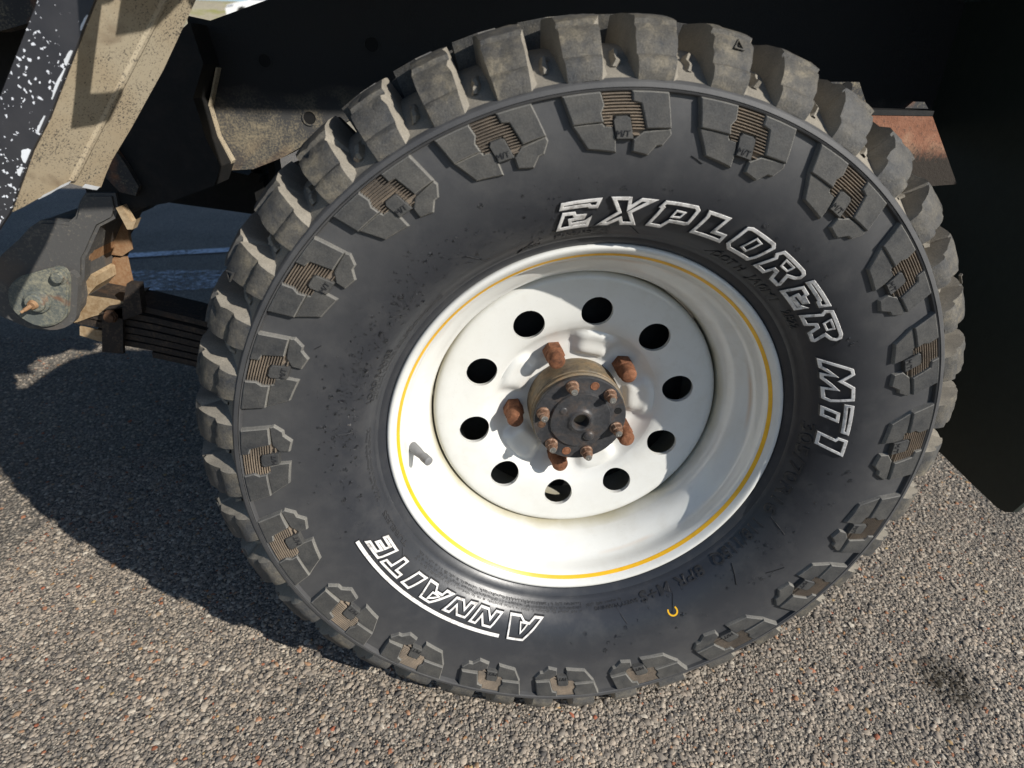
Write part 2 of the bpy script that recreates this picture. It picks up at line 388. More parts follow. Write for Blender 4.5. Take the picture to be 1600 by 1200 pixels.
tag(obj('ground', gp, [(0, 1, 2, 3)], M_ASPH, smooth=False, origin=(0, 0, 0)), 'coarse grey asphalt covered in tan stone chips', kind='structure')

def chippings(name, x0, x1, y0, y1, cell, smin, smax, seed, keep=1.0):
    """loose-packed stone chips half sunk in the binder: one joined mesh"""
    rng = np.random.default_rng(seed)
    gx, gy = np.meshgrid(np.arange(x0, x1, cell), np.arange(y0, y1, cell * 0.87))
    gx = gx + (np.arange(gx.shape[0]) % 2)[:, None] * cell * 0.5
    c = np.stack([gx.ravel(), gy.ravel()], 1) + rng.uniform(-0.42, 0.42, (gx.size, 2)) * cell
    if keep < 1: c = c[rng.random(len(c)) < keep]
    # only where the camera can see the ground: not buried under the tyre's contact patch
    under = (np.abs(c[:, 0]) < 0.11) & (c[:, 1] > -0.02) & (c[:, 1] < 0.25)
    c = c[~under]; N = len(c)
    iv = np.array([(1, .2, .1), (-.2, 1, .15), (-1, -.15, .1), (.15, -1, .1), (.45, .4, .85), (-.45, .25, .9), (.05, -.5, .85), (.7, .75, -.2), (-.7, .7, -.2), (-.7, -.75, -.2), (.75, -.7, -.2)], float)
    iv /= np.linalg.norm(iv, axis=1)[:, None]
    fc = np.array([(4, 5, 6), (0, 7, 4), (7, 1, 4), (1, 5, 4), (1, 8, 5), (8, 2, 5), (2, 6, 5), (2, 9, 6), (9, 3, 6), (3, 10, 6), (10, 4, 6), (10, 0, 4)])
    NV = len(iv)
    s = smin + (smax - smin) * rng.beta(1.0, 3.8, N)
    V = iv[None] * (1 + rng.uniform(-0.32, 0.22, (N, NV, 1)))
    V[:, :, 2] += rng.uniform(-0.16, 0.10, (N, NV))
    sc3 = np.stack([rng.uniform(0.75, 1.35, N), rng.uniform(0.65, 1.0, N), rng.uniform(0.45, 0.75, N)], 1)
    V = V * sc3[:, None] * s[:, None, None]
    def rot(ax, an):
        Rm = np.zeros((N, 3, 3)); ca, sa = np.cos(an), np.sin(an); i, j = [(1, 2), (0, 2), (0, 1)][ax]
        Rm[:, ax, ax] = 1; Rm[:, i, i] = ca; Rm[:, j, j] = ca; Rm[:, i, j] = -sa; Rm[:, j, i] = sa; return Rm
    Rm = rot(2, rng.uniform(0, 6.283, N)) @ rot(0, rng.normal(0, 0.22, N)) @ rot(1, rng.normal(0, 0.22, N))
    V = np.einsum('nij,nkj->nki', Rm, V)
    V[:, :, :2] += c[:, None]
    top = V[:, :, 2].max(1)
    V[:, :, 2] += (rng.uniform(0.0006, 0.0023, N) * np.clip(s / 0.0042, 0.6, 1.35) - top)[:, None]
    F = (fc[None] + (np.arange(N) * NV)[:, None, None]).reshape(-1, 3)
    me = bpy.data.meshes.new(name)
    me.vertices.add(N * NV); me.vertices.foreach_set('co', V.astype(np.float32).ravel())
    me.loops.add(len(F) * 3); me.loops.foreach_set('vertex_index', F.astype(np.int32).ravel())
    me.polygons.add(len(F)); me.polygons.foreach_set('loop_start', (np.arange(len(F)) * 3).astype(np.int32))
    me.materials.append(M_STONE); me.update(calc_edges=True)
    o = bpy.data.objects.new(name, me); COL.objects.link(o); ORIG[o.name] = Vector((0, 0, 0))
    tag(o, 'tan and grey stone chips bedded in the asphalt', kind='stuff')
    return o
chippings('asphalt_chippings', -0.92, 0.92, -0.26, 0.60, 0.0043, 0.0016, 0.0088, 3)
chippings('asphalt_chippings', -1.80, -0.92, -0.20, 1.30, 0.0105, 0.0035, 0.0085, 4)
chippings('asphalt_chippings', -0.92, 1.60, 0.60, 1.30, 0.0105, 0.0035, 0.0085, 5)
chippings('asphalt_chippings', 0.92, 1.60, -0.20, 0.60, 0.0085, 0.003, 0.008, 6)

# ------------------------------------------------------------------ truck and tyre
TRUCK = empty('truck', (0, 0.8, 0))
tag(TRUCK, 'black flatbed truck standing on its muddy rear wheel, seen close up under the tray', 'truck')
TYRE = empty('tyre', P3(0, 0, 0.11), TRUCK)
TYRE['label'] = 'big mud terrain tyre with raised white letters on its sidewall'
SURF = [(.2215, .006), (.2222, .0005), (.2250, -.0028), (.2295, -.0055), (.2312, -.0085), (.2330, -.0105), (.2345, -.0118), (.238, -.0178), (.245, -.026), (.258, -.0355), (.272, -.0425),
        (.29, -.0475), (.31, -.0500), (.33, -.0508), (.345, -.0506), (.3510, -.0503)]
SR = np.array([a for a, b in SURF]); SD = np.array([b for a, b in SURF])
def surf(r): return float(np.interp(r, SR, SD))
def squash(p):                                 # flatten the tread where it meets the ground, bulge the wall a little
    x, y, z = p
    k = max(0.0, (0.10 - z) / 0.10)
    if k > 0 and abs(x) < 0.25:
        b = 0.010 * k * k * max(0.0, 1 - (x / 0.25) ** 2)
        y = y - b if y < 0.11 else y + b
    return (x, y, max(z, 0.0008))
def TP(th, r, d): return squash(P3(th, r, d))
prof = SURF + [(.3518, -.0540), (.3530, -.0547), (.3536, -.0533), (.3541, -.0547), (.3575, -.0541), (.3592, -.0525), (.3604, -.0490),
               (.3650, -.0400), (.3680, -.0345), (.3735, -.0240), (.3780, -.0155), (.3812, -.0080), (.3838, .003), (.3856, .018), (.3870, .04), (.3878, .11)]
prof = prof + [(r, .22 - d) for r, d in reversed(prof[:-1])]
N_C = 288
V, F = lathe(prof, N_C); V = [squash(p) for p in V]
npr = len(prof); fm = []
for j in range(npr - 1):
    r0 = (prof[j][0] + prof[j + 1][0]) / 2
    fm += [1 if (r0 > .3605) else 0] * N_C
obj('tyre_carcass', V, F, [M_SIDE, M_GROOVE], TYRE, fm=fm, angle=28)

UNITS = [109.57, 92.56, 74.42, 56.14, 37.98, 21.66, 3.53, -16.6, -33.0, -53.4, -75.1, -93.0, -109.2, -128.0, -145.4, -166.4, -184.5, -201.4, -217.7, -234.24]
def pitch(i):
    a, b, c = UNITS[i - 1], UNITS[i], UNITS[(i + 1) % 20]
    if i == 0: a += 360
    if i == 19: c -= 360
    return (a - b), (b - c)                   # to the left (ccw) and right (cw) neighbours
def u2th(i, u):                                # local tangential mm -> degrees
    l, r = pitch(i); k = (l if u < 0 else r) / 18.0
    return UNITS[i] - math.degrees(u * k / 330.0)
def offset(poly, d):
    """move every edge of a closed polygon outward by d (mm); works for either winding"""
    n = len(poly); A = sum(poly[i][0] * poly[(i + 1) % n][1] - poly[(i + 1) % n][0] * poly[i][1] for i in range(n))
    s = 1 if A > 0 else -1; out = []
    for i in range(n):
        p0, p1, p2 = poly[i - 1], poly[i], poly[(i + 1) % n]
        e1 = Vector((p1[0] - p0[0], p1[1] - p0[1])); e2 = Vector((p2[0] - p1[0], p2[1] - p1[1]))
        if e1.length < 1e-6 or e2.length < 1e-6: out.append(p1); continue
        n1 = Vector((e1.y, -e1.x)).normalized() * s; n2 = Vector((e2.y, -e2.x)).normalized() * s
        b = n1 + n2
        if b.length < 0.35: b = n1 * 1.0; k = 1.0
        else: b.normalize(); k = min(1.0 / max(b.dot(n1), 0.3), 2.2)
        out.append((p1[0] + b.x * d * k, p1[1] + b.y * d * k))
    return out
def dense(poly, L=9.0):
    out = []; n = len(poly)
    for i in range(n):
        a, b = poly[i], poly[(i + 1) % n]; m = max(1, int(math.hypot(b[0] - a[0], b[1] - a[1]) / L))
        out += [(a[0] + (b[0] - a[0]) * t / m, a[1] + (b[1] - a[1]) * t / m) for t in range(m)]
    return out
def raised(name, rings, tomap, mats, fm_rings, cap, parent, **k):
    """rings: list of (polygon in mm, height in m above the wall); joined in order, the last one capped"""
    V = []; F = []; M_ = []; n = len(rings[0][0])
    for poly, h in rings: V += [tomap(u, v, h) for u, v in poly]
    for j in range(len(rings) - 1):
        for i in range(n):
            i2 = (i + 1) % n; F.append((j * n + i, j * n + i2, (j + 1) * n + i2, (j + 1) * n + i)); M_.append(fm_rings[j])
    if cap is not None: F.append(tuple(range((len(rings) - 1) * n, len(rings) * n))); M_.append(cap)
    return V, F, M_
def text_mesh(body, size, depth, off=0.0, spacing=1.0):
    cu = bpy.data.curves.new('text', 'FONT'); cu.body = body; cu.size = size; cu.extrude = depth / 2; cu.offset = off
    cu.space_character = spacing; cu.resolution_u = 3
    o = bpy.data.objects.new('text', cu); COL.objects.link(o)
    dg = bpy.context.evaluated_depsgraph_get(); ev = o.evaluated_get(dg); me = ev.to_mesh()
    V = [tuple(v.co) for v in me.vertices]; F = [tuple(p.vertices) for p in me.polygons]
    ev.to_mesh_clear(); bpy.data.objects.remove(o); bpy.data.curves.remove(cu)
    return V, F
MT_V, MT_F = text_mesh('M/T', 7.0, 1.0, 0.0)
mtx = max(v[0] for v in MT_V)
L1 = [(-45, 351.0), (-16.5, 351.0), (-14, 342), (-16.5, 337), (-14.5, 330.6), (-39, 330.6)]
L2 = [(-38.6, 329.4), (-14.5, 329.4), (-13, 327), (-6, 326.5), (-3, 317), (-2, 308), (-27, 311.5)]
TABP = [(-6, 331.0), (-4, 333.6), (5, 333.8), (7.7, 332.4), (11.5, 317.5), (-2.5, 317.5)]
R1 = [(7.5, 351.0), (34, 351.0), (41, 326.9), (21.5, 325.4), (15, 343), (8.8, 344.5)]
R2 = [(12.5, 316.5), (20, 322.5), (41, 325.6), (42.5, 322.5), (37.5, 314), (32.5, 313.5), (26, 306), (13, 308.5)]
RIBP = [(-15.6, 351.0), (6.9, 351.0), (8.2, 344.3), (14.4, 342.6), (20.8, 324.6), (20, 322.8), (12, 316.9), (-2.8, 317.2), (-5.6, 326.8), (-13, 327.4), (-14, 330.5), (-15.7, 337), (-13.4, 342)]
def lug_map(i):
    def f(u, v, h): 
        r = v / 1000.0
        return TP(u2th(i, u), r, surf(r) - h)
    return f
for i in range(20):
    f = lug_map(i)
    for poly, h in ((L1, .0056), (R1, .0056), (L2, .0036), (R2, .0036)):
        p = dense([(u + random.uniform(-.25, .25), v + random.uniform(-.2, .2)) for u, v in poly])
        V, F, fm = raised('', [(offset(p, 1.3), -.001), (offset(p, .25), h - .0007), (offset(p, -.5), h)], f, None, [1, 1], 0, None)
        obj('sidewall_lug', V, F, [M_LUG, M_LUGW], TYRE, fm=fm, angle=30)
    p = dense(TABP, 6)
    V, F, fm = raised('', [(offset(p, .9), -.001), (p, .0046), (offset(p, -.5), .0051)], f, None, [0, 0], 0, None)
    k = len(V)
    V += [f(2.8 + (x - mtx / 2) , 319.4 + y * .95, .0051 + (z + .5) * .0006) for x, y, z in MT_V]
    F += [tuple(q + k for q in fc) for fc in MT_F]; fm += [1] * len(MT_F)
    obj('lug_tab', V, F, [M_LUG, M_BLACK], TYRE, fm=fm, angle=30)
    # ribbed dirt-trap patch: a pad with fourteen fine ridges
    mb = MB(); p = dense(RIBP, 8)
    V, F, fm = raised('', [(p, -.0005), (p, .0006)], f, None, [0], 0, None); mb.add(V, F)
    def span(r):                               # where a ridge at this radius runs
        n = len(RIBP); xs = []
        for q in range(n):
            a, b = RIBP[q], RIBP[(q + 1) % n]
            if (a[1] - r) * (b[1] - r) < 0: xs.append(a[0] + (b[0] - a[0]) * (r - a[1]) / (b[1] - a[1]))
        return min(xs) + .3, max(xs) - .3
    r = 349.8
    while r > 319:
        a, b = span(r); segs = [(a, b)]
        if r < 335.0:
            t0 = -6.9 + (331 - r) * .26 if r < 331 else -6.5; t1 = 8.4 + (332.4 - r) * .255 if r < 332.4 else 7.5
            segs = [(a, t0), (t1, b)]
        for a, b in segs:
            if b - a < 1.0: continue
            n = max(2, int((b - a) / 6) + 1); V = []; F = []
            for q in range(n + 1):
                u = a + (b - a) * q / n
                V += [f(u, r - .85, .0002), f(u, r - .25, .0040), f(u, r + .25, .0040), f(u, r + .85, .0002)]
            for q in range(n):
                for e in range(3): F.append((q * 4 + e, q * 4 + e + 1, q * 4 + e + 5, q * 4 + e + 4))
            F += [(0, 1, 2, 3), (n * 4 + 3, n * 4 + 2, n * 4 + 1, n * 4)]
            mb.add(V, F)
        r -= 2.25
    mb.build('rib_patch', M_RIB, TYRE, smooth=False)

# ---- tread: shoulder blocks both sides, centre blocks
TOP = [(.3590, -.0528), (.3660, -.0532), (.3722, -.0515), (.3752, -.0490), (.3765, -.0450), (.3830, -.0428), (.3890, -.0390), (.3940, -.0338), (.3972, -.0292), (.3960, -.0262), (.3978, -.0238), (.4012, -.0232), (.4038, -.0150), (.4058, -.0030), (.4070, .010), (.4080, .028), (.4085, .050)]
BAS = [(.3588, -.0500), (.3625, -.0440), (.3645, -.0400), (.3660, -.0370), (.3675, -.0345), (.3700, -.0305), (.3722, -.0262), (.3742, -.0228), (.3757, -.0198), (.3766, -.0180), (.3775, -.0162), (.3787, -.0140), (.3802, -.0100), (.3822, -.0030), (.3840, .008), (.3855, .026), (.3865, .050)]
GAPS = []
for i in range(20):
    l, r = pitch(i); GAPS += [UNITS[i], UNITS[i] - r / 2]
def tread_block(a0, a1, seed, front=True):
    """one shoulder block between the gap centres a0 > a1 (degrees)"""
    rg = random.Random(seed); span_ = a0 - a1; V = []; F = []
    n = len(TOP); tw = rg.uniform(-.01, .01)
    chipL = [0.0] * n; chipR = [0.0] * n
    for ch in (chipL, chipR):
        for _ in range(rg.choice((1, 1, 2))):
            c_, a_ = rg.uniform(6, 15), rg.uniform(.02, .07)
            for j in range(6, n): ch[j] += a_ * max(0.0, 1 - abs(j - c_) / 1.3)
    sag = [[rg.gauss(0, .0003) for q in range(7)] for j in range(n)]
    for _ in range(rg.choice((2, 3, 4))):      # torn nicks on the shoulder corner
        j_, q_ = rg.choice((6, 7, 8, 11, 12, 13)), rg.randint(0, 6); sag[j_][q_] -= rg.uniform(.001, .0035)
    for j in range(n):
        t = j / (n - 1)
        bl, br = .205 - .045 * t + tw, .825 + .03 * t + tw      # foot of the walls, as a share of the pitch
        st_ = (0, 0, 0, 0, .0, .0, .0, 0, 0, .02, .02, .035, .035, .04, .04, .04, .04)[j]
        tl, tr = .228 - .055 * t + st_ * .8 + chipL[j] + tw, .715 + .085 * t + st_ * .7 - chipR[j] + tw
        row = [(bl, BAS[j])]
        m = 7; jl, jr = (abs(rg.gauss(0, .011)), abs(rg.gauss(0, .016))) if j > 6 else (0, 0)
        for q in range(m):
            s = tl + jl + (tr - jr - tl - jl) * q / (m - 1); r, d = TOP[j]
            e = .0005 if q in (0, m - 1) else 0.0
            nz = sag[j][q]
            row.append((s, (r - e * .7 + nz * .6, d + e * .6 - nz * .6)))
        row.append((br, BAS[j]))
        for s, (r, d) in row: V.append(TP(a0 - s * span_, r, d if front else .22 - d))
    w_ = len(row)
    for j in range(n - 1):
        for q in range(w_ - 1): F.append((j * w_ + q, j * w_ + q + 1, (j + 1) * w_ + q + 1, (j + 1) * w_ + q))
    FM = [1 if q in (0, w_ - 2) else 0 for j in range(n - 1) for q in range(w_ - 1)] + [0, 0]
    F.append(tuple(range(w_))); F.append(tuple(range((n - 1) * w_, n * w_)))
    return V, F, FM
for g in range(40):
    a0 = GAPS[g]; a1 = GAPS[(g + 1) % 40]
    if a1 > a0: a1 -= 360
    V, F, fm = tread_block(a0, a1, 100 + g); obj('tread_block', V, F, [M_TREAD, M_GROOVE], TYRE, fm=fm, angle=32)
    V, F, fm = tread_block(a0 + 4.5, a1 + 4.5, 300 + g, False); obj('tread_block', V, F, [M_TREAD, M_GROOVE], TYRE, fm=fm, angle=32)
    # torn stone-ejector fin standing in the gap
    rg = random.Random(900 + g); V = []; F = []
    for q in range(6):
        t = q / 5; r = .367 + .012 * t; d = float(np.interp(r, [b[0] for b in BAS], [b[1] for b in BAS]))
        c = a0 + .25 - .5 * t + rg.uniform(-.18, .18); hw = .22 + rg.uniform(0, .2); hh = rg.uniform(.003, .0075) * (1 if 0 < q < 5 else .4)
        V += [TP(c + hw + .25, r, d + .001), TP(c + hw * .6, r + hh * .6, d - hh), TP(c - hw * .6, r + hh * .5, d - hh * .9), TP(c - hw - .25, r, d + .001)]
    for q in range(5):
        for e in range(3): F.append((q * 4 + e, q * 4 + e + 1, q * 4 + e + 5, q * 4 + e + 4))
    obj('groove_fin', V, F, M_GROOVE, TYRE, smooth=False)
    # centre block
    am = (a0 + a1) / 2 + 2.2; hw = (a0 - a1) * .33; off = .018 if g % 2 else -.018
    pts = [(-hw, .066), (-hw * .2, .060), (hw, .068), (hw * .85, .110 + off), (hw, .152), (hw * .2, .160), (-hw, .154), (-hw * 1.15, .112 + off)]
    V = [TP(am + u, .4105, d) for u, d in pts] + [TP(am + u * 1.12, .386, .11 + (d - .11) * 1.06) for u, d in pts]
    F = [tuple(range(8))] + [(q, (q + 1) % 8, (q + 1) % 8 + 8, q + 8) for q in range(8)]
    obj('tread_block', V, F, M_TREAD, TYRE, angle=30)

rg = random.Random(77)
for g in (1, 4, 7, 12, 15, 18, 21, 23, 26, 30, 33, 36, 38):
    r = rg.uniform(.366, .380); d = float(np.interp(r, [b[0] for b in BAS], [b[1] for b in BAS])); s = rg.uniform(.0022, .0042); c = Vector(TP(GAPS[g] + rg.uniform(-1.0, 1.0), r, d - s * .4))
    V = [tuple(c + Vector(q) * s * rg.uniform(.7, 1.15)) for q in ((1, 0, .2), (-1, .1, 0), (.1, 1, 0), (0, -1, .1), (.1, .1, 1), (0, .1, -1), (.7, -.6, -.5), (-.6, -.6, .6))]
    bm = bmesh.new(); [bm.verts.new(v) for v in V]; bmesh.ops.convex_hull(bm, input=bm.verts); bm.verts.index_update()
    V = [tuple(v.co) for v in bm.verts]; F = [tuple(v.index for v in f.verts) for f in bm.faces]; bm.free()
    obj('wedged_stone', V, F, M_STONE, TYRE, smooth=False)
# ---- raised white lettering, outlines in (degrees, mm from the axle)
LETTERS = {
    'E_top': ([(101.74, 271.7), (94.39, 271.6), (95.03, 262.7), (96.65, 263.2), (96.85, 264.7), (102.19, 265.1)], None),
    'E_low': ([(101.63, 262.5), (99.23, 261.8), (99.0, 258.8), (97.01, 258.3), (97.42, 253.4), (99.89, 253.1), (99.84, 251.3), (97.29, 251.8), (95.95, 255.8), (96.48, 245.4), (103.03, 245.6)], None),
    'X': ([(92.75, 271.9), (89.0, 271.7), (88.84, 264.4), (87.21, 271.0), (84.09, 270.8), (88.3, 257.4), (86.58, 245.7), (89.8, 245.4), (90.33, 250.2), (92.44, 245.2), (94.77, 245.9), (91.06, 258.2)], None),
    'P': ([(82.75, 271.0), (76.56, 272.0), (75.78, 268.7), (76.19, 254.5), (76.85, 252.8), (80.1, 252.2), (81.22, 245.6), (84.45, 246.2), (83.09, 263.9), (83.53, 264.6)], [(79.76, 263.0), (78.48, 262.9), (78.83, 259.3), (80.06, 258.8)]),
    'L': ([(74.28, 271.0), (69.58, 271.5), (70.36, 256.6), (67.93, 257.2), (67.71, 248.4), (74.91, 247.6), (74.08, 265.6)], None),
    'O': ([(64.76, 272.5), (58.97, 271.2), (58.14, 267.7), (59.05, 252.0), (59.82, 246.7), (65.31, 246.5), (66.54, 250.7), (65.85, 270.5)], [(63.2, 254.6), (62.08, 253.7), (61.27, 264.0), (62.42, 265.2)]),
    'R1': ([(56.42,271.4),(50.04,270.9),(49.1,269.0),(48.8,264.5),(49.4,260.2),(50.7,257.4),(49.6,249.0),(49.9,246.3),(52.5,246.3),(53.5,253.4),(54.1,253.4),(54.7,246.3),(57.9,246.5),(56.6,262.1),(57.2,265.2)], [(54.2,265.6),(52.2,265.4),(52.3,261.4),(53.9,261.2)]),
    'M': ([(26.97, 246.7), (22.93, 273.1), (21.42, 273.7), (20.07, 264.1), (18.17, 273.1), (14.73, 272.7), (14.45, 253.3), (15.37, 246.5), (18.73, 246.3), (18.27, 255.7), (21.16, 246.4), (22.84, 246.9), (22.01, 255.6), (24.34, 246.6)], None),
    'slash': ([(13.2, 246.1), (11.51, 261.7), (8.8, 261.3), (10.29, 246.3)], None),
    'T_bar': ([(13.86, 264.8), (13.44, 272.9), (5.66, 271.7), (6.17, 264.7)], None),
    'T_stem': ([(5.62, 246.3), (4.29, 261.2), (4.87, 263.2), (4.29, 272.1), (-0.08999999999997499, 271.6), (1.93, 246.1)], None),
    'A1': ([(259.81, 243.9), (257.06, 243.6), (255.66, 250.1), (254.27, 249.2), (253.01, 243.9), (249.54, 244.0), (250.23, 270.5), (254.73, 270.2)], [(253.34, 251.9), (255.0, 252.1), (253.67, 260.3)]),
    'I': ([(221.55, 245.0), (218.05, 245.3), (215.69, 263.9), (218.69, 264.4)], None),
}
LETTERS['N2q'] = ([(247.46, 244.7), (245.07, 244.6), (244.13, 252.4), (242.97, 244.5), (240.22, 244.3), (238.37, 263.5), (240.57, 263.4), (241.49, 254.9), (242.51, 263.3), (245.04, 263.2)], None)
LETTERS['N3q'] = ([(239.1, 243.8), (236.84, 244.5), (236.0, 252.0), (234.85, 245.0), (232.25, 245.8), (230.09, 263.7), (232.43, 263.1), (233.36, 255.0), (234.48, 262.5), (237.17, 261.8)], None)
shift = lambda key, da: tuple(None if q is None else [(a + da, r) for a, r in q] for q in LETTERS[key])
LETTERS['E2_top'] = shift('E_top', -54.7); LETTERS['E2_low'] = shift('E_low', -54.7); LETTERS['R2'] = shift('R1', -17.9)
LETTERS['A4'] = ([(231.5,244.5),(228.6,244.5),(227.9,250.0),(226.0,250.0),(225.4,244.3),(222.4,244.3),(222.6,264.1),(226.0,264.1)], [(227.2,254.0),(225.3,254.0),(225.0,259.0)])
LETTERS['last_E'] = ([(208.9, 245.0), (203.2, 244.0), (202.45, 249.1), (205.83, 249.5), (205.48, 252.1), (202.65, 251.8), (201.91, 256.9), (204.8, 257.0), (204.47, 259.4), (200.95, 259.4), (200.2, 264.5), (206.4, 264.2)], None)
LETTERS['last_T'] = ([(213.66, 244.9), (211.57, 244.9), (210.43, 257.3), (208.19, 257.4), (207.4, 264.4), (214.4, 263.9), (214.76, 257.0), (212.79, 257.1)], None)
BAR = [(199.06, 270.3), (205.53, 272.3), (213.82, 270.3), (223.67, 267.4), (235.84, 266.5), (248.04, 270.1)]
def arc_map(h0=0.0):
    def f(u, v, h): 
        r = v / 1000.0
        return TP(u / 0.26 / 1000 * 180 / math.pi, r, surf(r) - h)
    return f
fA = arc_map()
U = lambda p: [(math.radians(a) * 260.0, r) for a, r in p]      # angle -> mm of arc at r = 260
def band(poly, w_, hole=False):
    """white ridge along a closed outline; the ridge lies inside the outline (outside it for a counter)"""
    s = -1 if hole else 1
    h = .0024
    rings = [(offset(poly, 1.1 * s), -.0008), (offset(poly, .15 * s), h - .0004), (offset(poly, -.25 * s), h), (offset(poly, (-w_ + .2) * s), h), (offset(poly, (-w_ - .1) * s), h - .0004), (offset(poly, (-w_ - .6) * s), -.0006)]
    return raised('', rings, fA, None, [0, 1, 1, 1, 0], None, None)
for key, (outer, hole) in LETTERS.items():
    mb = MB(); wd = 2.85 if outer[0][0] < 180 else 2.2
    V, F, fm = band(dense(U(outer), 5), wd)
    for f_, m_ in zip(F, fm): pass
    mb.V += V; mb.F += F; mb.M += fm
    if hole:
        hp = U(hole)
        V, F, fm = band(dense(hp, 4), 1.6, True)
        k = len(mb.V); mb.V += V; mb.F += [tuple(i + k for i in f_) for f_ in F]; mb.M += fm
    mb.build('raised_letter', [M_BLACK, M_WHITE_L], TYRE, angle=30)
bu = U(BAR); path = []
from bisect import bisect
for q in range(49):                            # smooth the underline through its traced points
    a = BAR[0][0] + (BAR[-1][0] - BAR[0][0]) * q / 48
    r = float(np.interp(a, [199, 205.5, 223.7, 236, 248], [271.2, 270.9, 270.4, 270.3, 270.0])) - .9
    path.append((math.radians(a) * 260.0, r))
pl_ = [(u, r + 1.9) for u, r in path] + [(u, r - 1.9) for u, r in reversed(path)]
V, F, fm = raised('', [(offset(pl_, .8), -.0008), (pl_, .0020), (offset(pl_, -.35), .0024)], fA, None, [0, 1], None, None)
n = len(pl_); F += [(2 * n + q, 2 * n + q + 1, 3 * n - 2 - q, 3 * n - 1 - q) for q in range(n // 2 - 1)]; fm += [1] * (n // 2 - 1)
obj('letter_underline', V, F, [M_BLACK, M_WHITE_L], TYRE, fm=fm, angle=30)

# ---- small black lettering round the bead
def ring_text(body, a0, a1, r0, size, h=.0008, mat=None, name='sidewall_lettering'):
    V, F = text_mesh(body, size, 1.0, 0.12 if size > 6 else 0.0)
    xm = max(v[0] for v in V); r0m = r0 / 1000.0
    out = [TP(a0 + (a1 - a0) * x / xm, r0m + y / 1000.0, surf(r0m + y / 1000.0) - (z + .5) * h) for x, y, z in V]
    obj(name, out, F, mat or M_BLACK, TYRE, smooth=False)
ring_text('305/70R16', 7.5, -23.5, 235.5, 12.5, .0017)
ring_text('118/115Q', -26.3, -45.5, 235.0, 12.0, .0017)
ring_text('8PR', -49.0, -58.5, 235.0, 11.0, .0016)
ring_text('M+S', -60.3, -70.2, 235.0, 11.0, .0016)
ring_text('SAFETY WARNING', -71.0, -84.5, 238.2, 4.0, .0010)
ring_text('LOAD RANGE', 163.5, 148.5, 240.0, 6.0, .0012)
ring_text('STANDARD', 103.5, 95.2, 236.0, 5.0, .0010)
ring_text('MAIN', 110.8, 106.5, 233.5, 4.5, .0010)
ring_text('DOT H', 66.3, 57.5, 235.0, 8.0, .0014)
ring_text('JA0M1', 55.0, 45.5, 235.0, 8.0, .0014)
ring_text('2822', 42.0, 36.0, 237.0, 8.0, .0014)
ring_text('TUBELESS', 210.0, 197.0, 236.5, 5.0, .0010)
def micro(a0, a1, rows, rg):                   # moulded lines of print too fine to read
    mb = MB()
    for r in rows:
        a = a0
        while a > a1:
            wd = rg.uniform(.12, .34); hh = rg.uniform(.8, 1.9); r_ = (r + rg.uniform(-.3, .5)) / 1000
            V = [TP(a, r_, surf(r_) + .0003), TP(a - wd, r_, surf(r_) + .0003), TP(a - wd, r_ + hh / 1000, surf(r_ + hh / 1000) + .0003), TP(a, r_ + hh / 1000, surf(r_ + hh / 1000) + .0003)]
            V += [(x, y - .0008, z) for x, y, z in V]
            mb.add(V, [(4, 5, 6, 7), (0, 1, 5, 4), (1, 2, 6, 5), (2, 3, 7, 6), (3, 0, 4, 7)])
            a -= wd + rg.uniform(.08, .3) + (.6 if rg.random() < .12 else 0)
    mb.build('moulded_fine_print', M_BLACK, TYRE, smooth=False, kind='stuff')
rg = random.Random(5)
micro(271.5, 215.0, (234.3, 237.0, 239.6), rg); micro(150.0, 131.5, (234.5, 236.5), rg); micro(163, 150, (235.2, 237.6), rg)
micro(193.0, 171.0, (236.2, 238.6), rg); micro(103, 93.5, (241.5,), rg); micro(284, 273, (235.5,), rg); micro(94.8, 91.5, (233.5, 236, 238.5, 241.0), rg)
# ---- moulding flash lines, bead notches
for a, r0, r1, sk in ((-24.6, 243, 262, -2), (-43, 248, 268, -3), (-62, 244, 262, -2.5), (-77, 240, 258, 2), (140, 250, 262, 2), (120, 240, 258, 3), (170.5, 252, 266, 0), (86, 236, 244, 3), (66.5, 236, 243, -3),
                      (110, 232, 240, -4), (30, 262, 268, 1), (-35, 278, 288, 4), (152, 300, 304, 1), (80, 305, 309, 2), (211, 242, 250, 3)):
    V = []
    for t in (0, .5, 1):
        r = (r0 + (r1 - r0) * t) / 1000; aa = a + sk * (t - .5)
        V += [TP(aa + .16, r, surf(r) + .0003), TP(aa, r, surf(r) - .0011), TP(aa - .16, r, surf(r) + .0003)]
    obj('mould_flash', V, [(0, 1, 4, 3), (1, 2, 5, 4), (3, 4, 7, 6), (4, 5, 8, 7)], M_BLACK, TYRE, smooth=False)
# triangle wear marks on three shoulder blocks
for a in (148.5, 78.6, 30.4, 184.5):
    r = .3915; d = float(np.interp(r, [b[0] for b in TOP], [b[1] for b in TOP])); mb = MB()
    c3 = [(0, .0045), (-.65, -.003), (.65, -.003)]
    for q in range(3):
        (u0, v0), (u1, v1) = c3[q], c3[(q + 1) % 3]
        def tri(u, v, o): 
            k = .72 if o else 1.0
            rr = r + v * k; dd = float(np.interp(rr, [b[0] for b in TOP], [b[1] for b in TOP])); return rr, dd, u * k
        V = []
        for u, v in ((u0, v0), (u1, v1)):
            for o in (0, 1):
                rr, dd, uu = tri(u, v, o); V += [TP(a + uu, rr, dd + .001), TP(a + uu, rr + .0006, dd - .0016)]
        mb.add(V, [(1, 5, 7, 3), (0, 4, 5, 1), (2, 3, 7, 6)])
    mb.build('wear_mark', M_TREAD, TYRE, smooth=False)
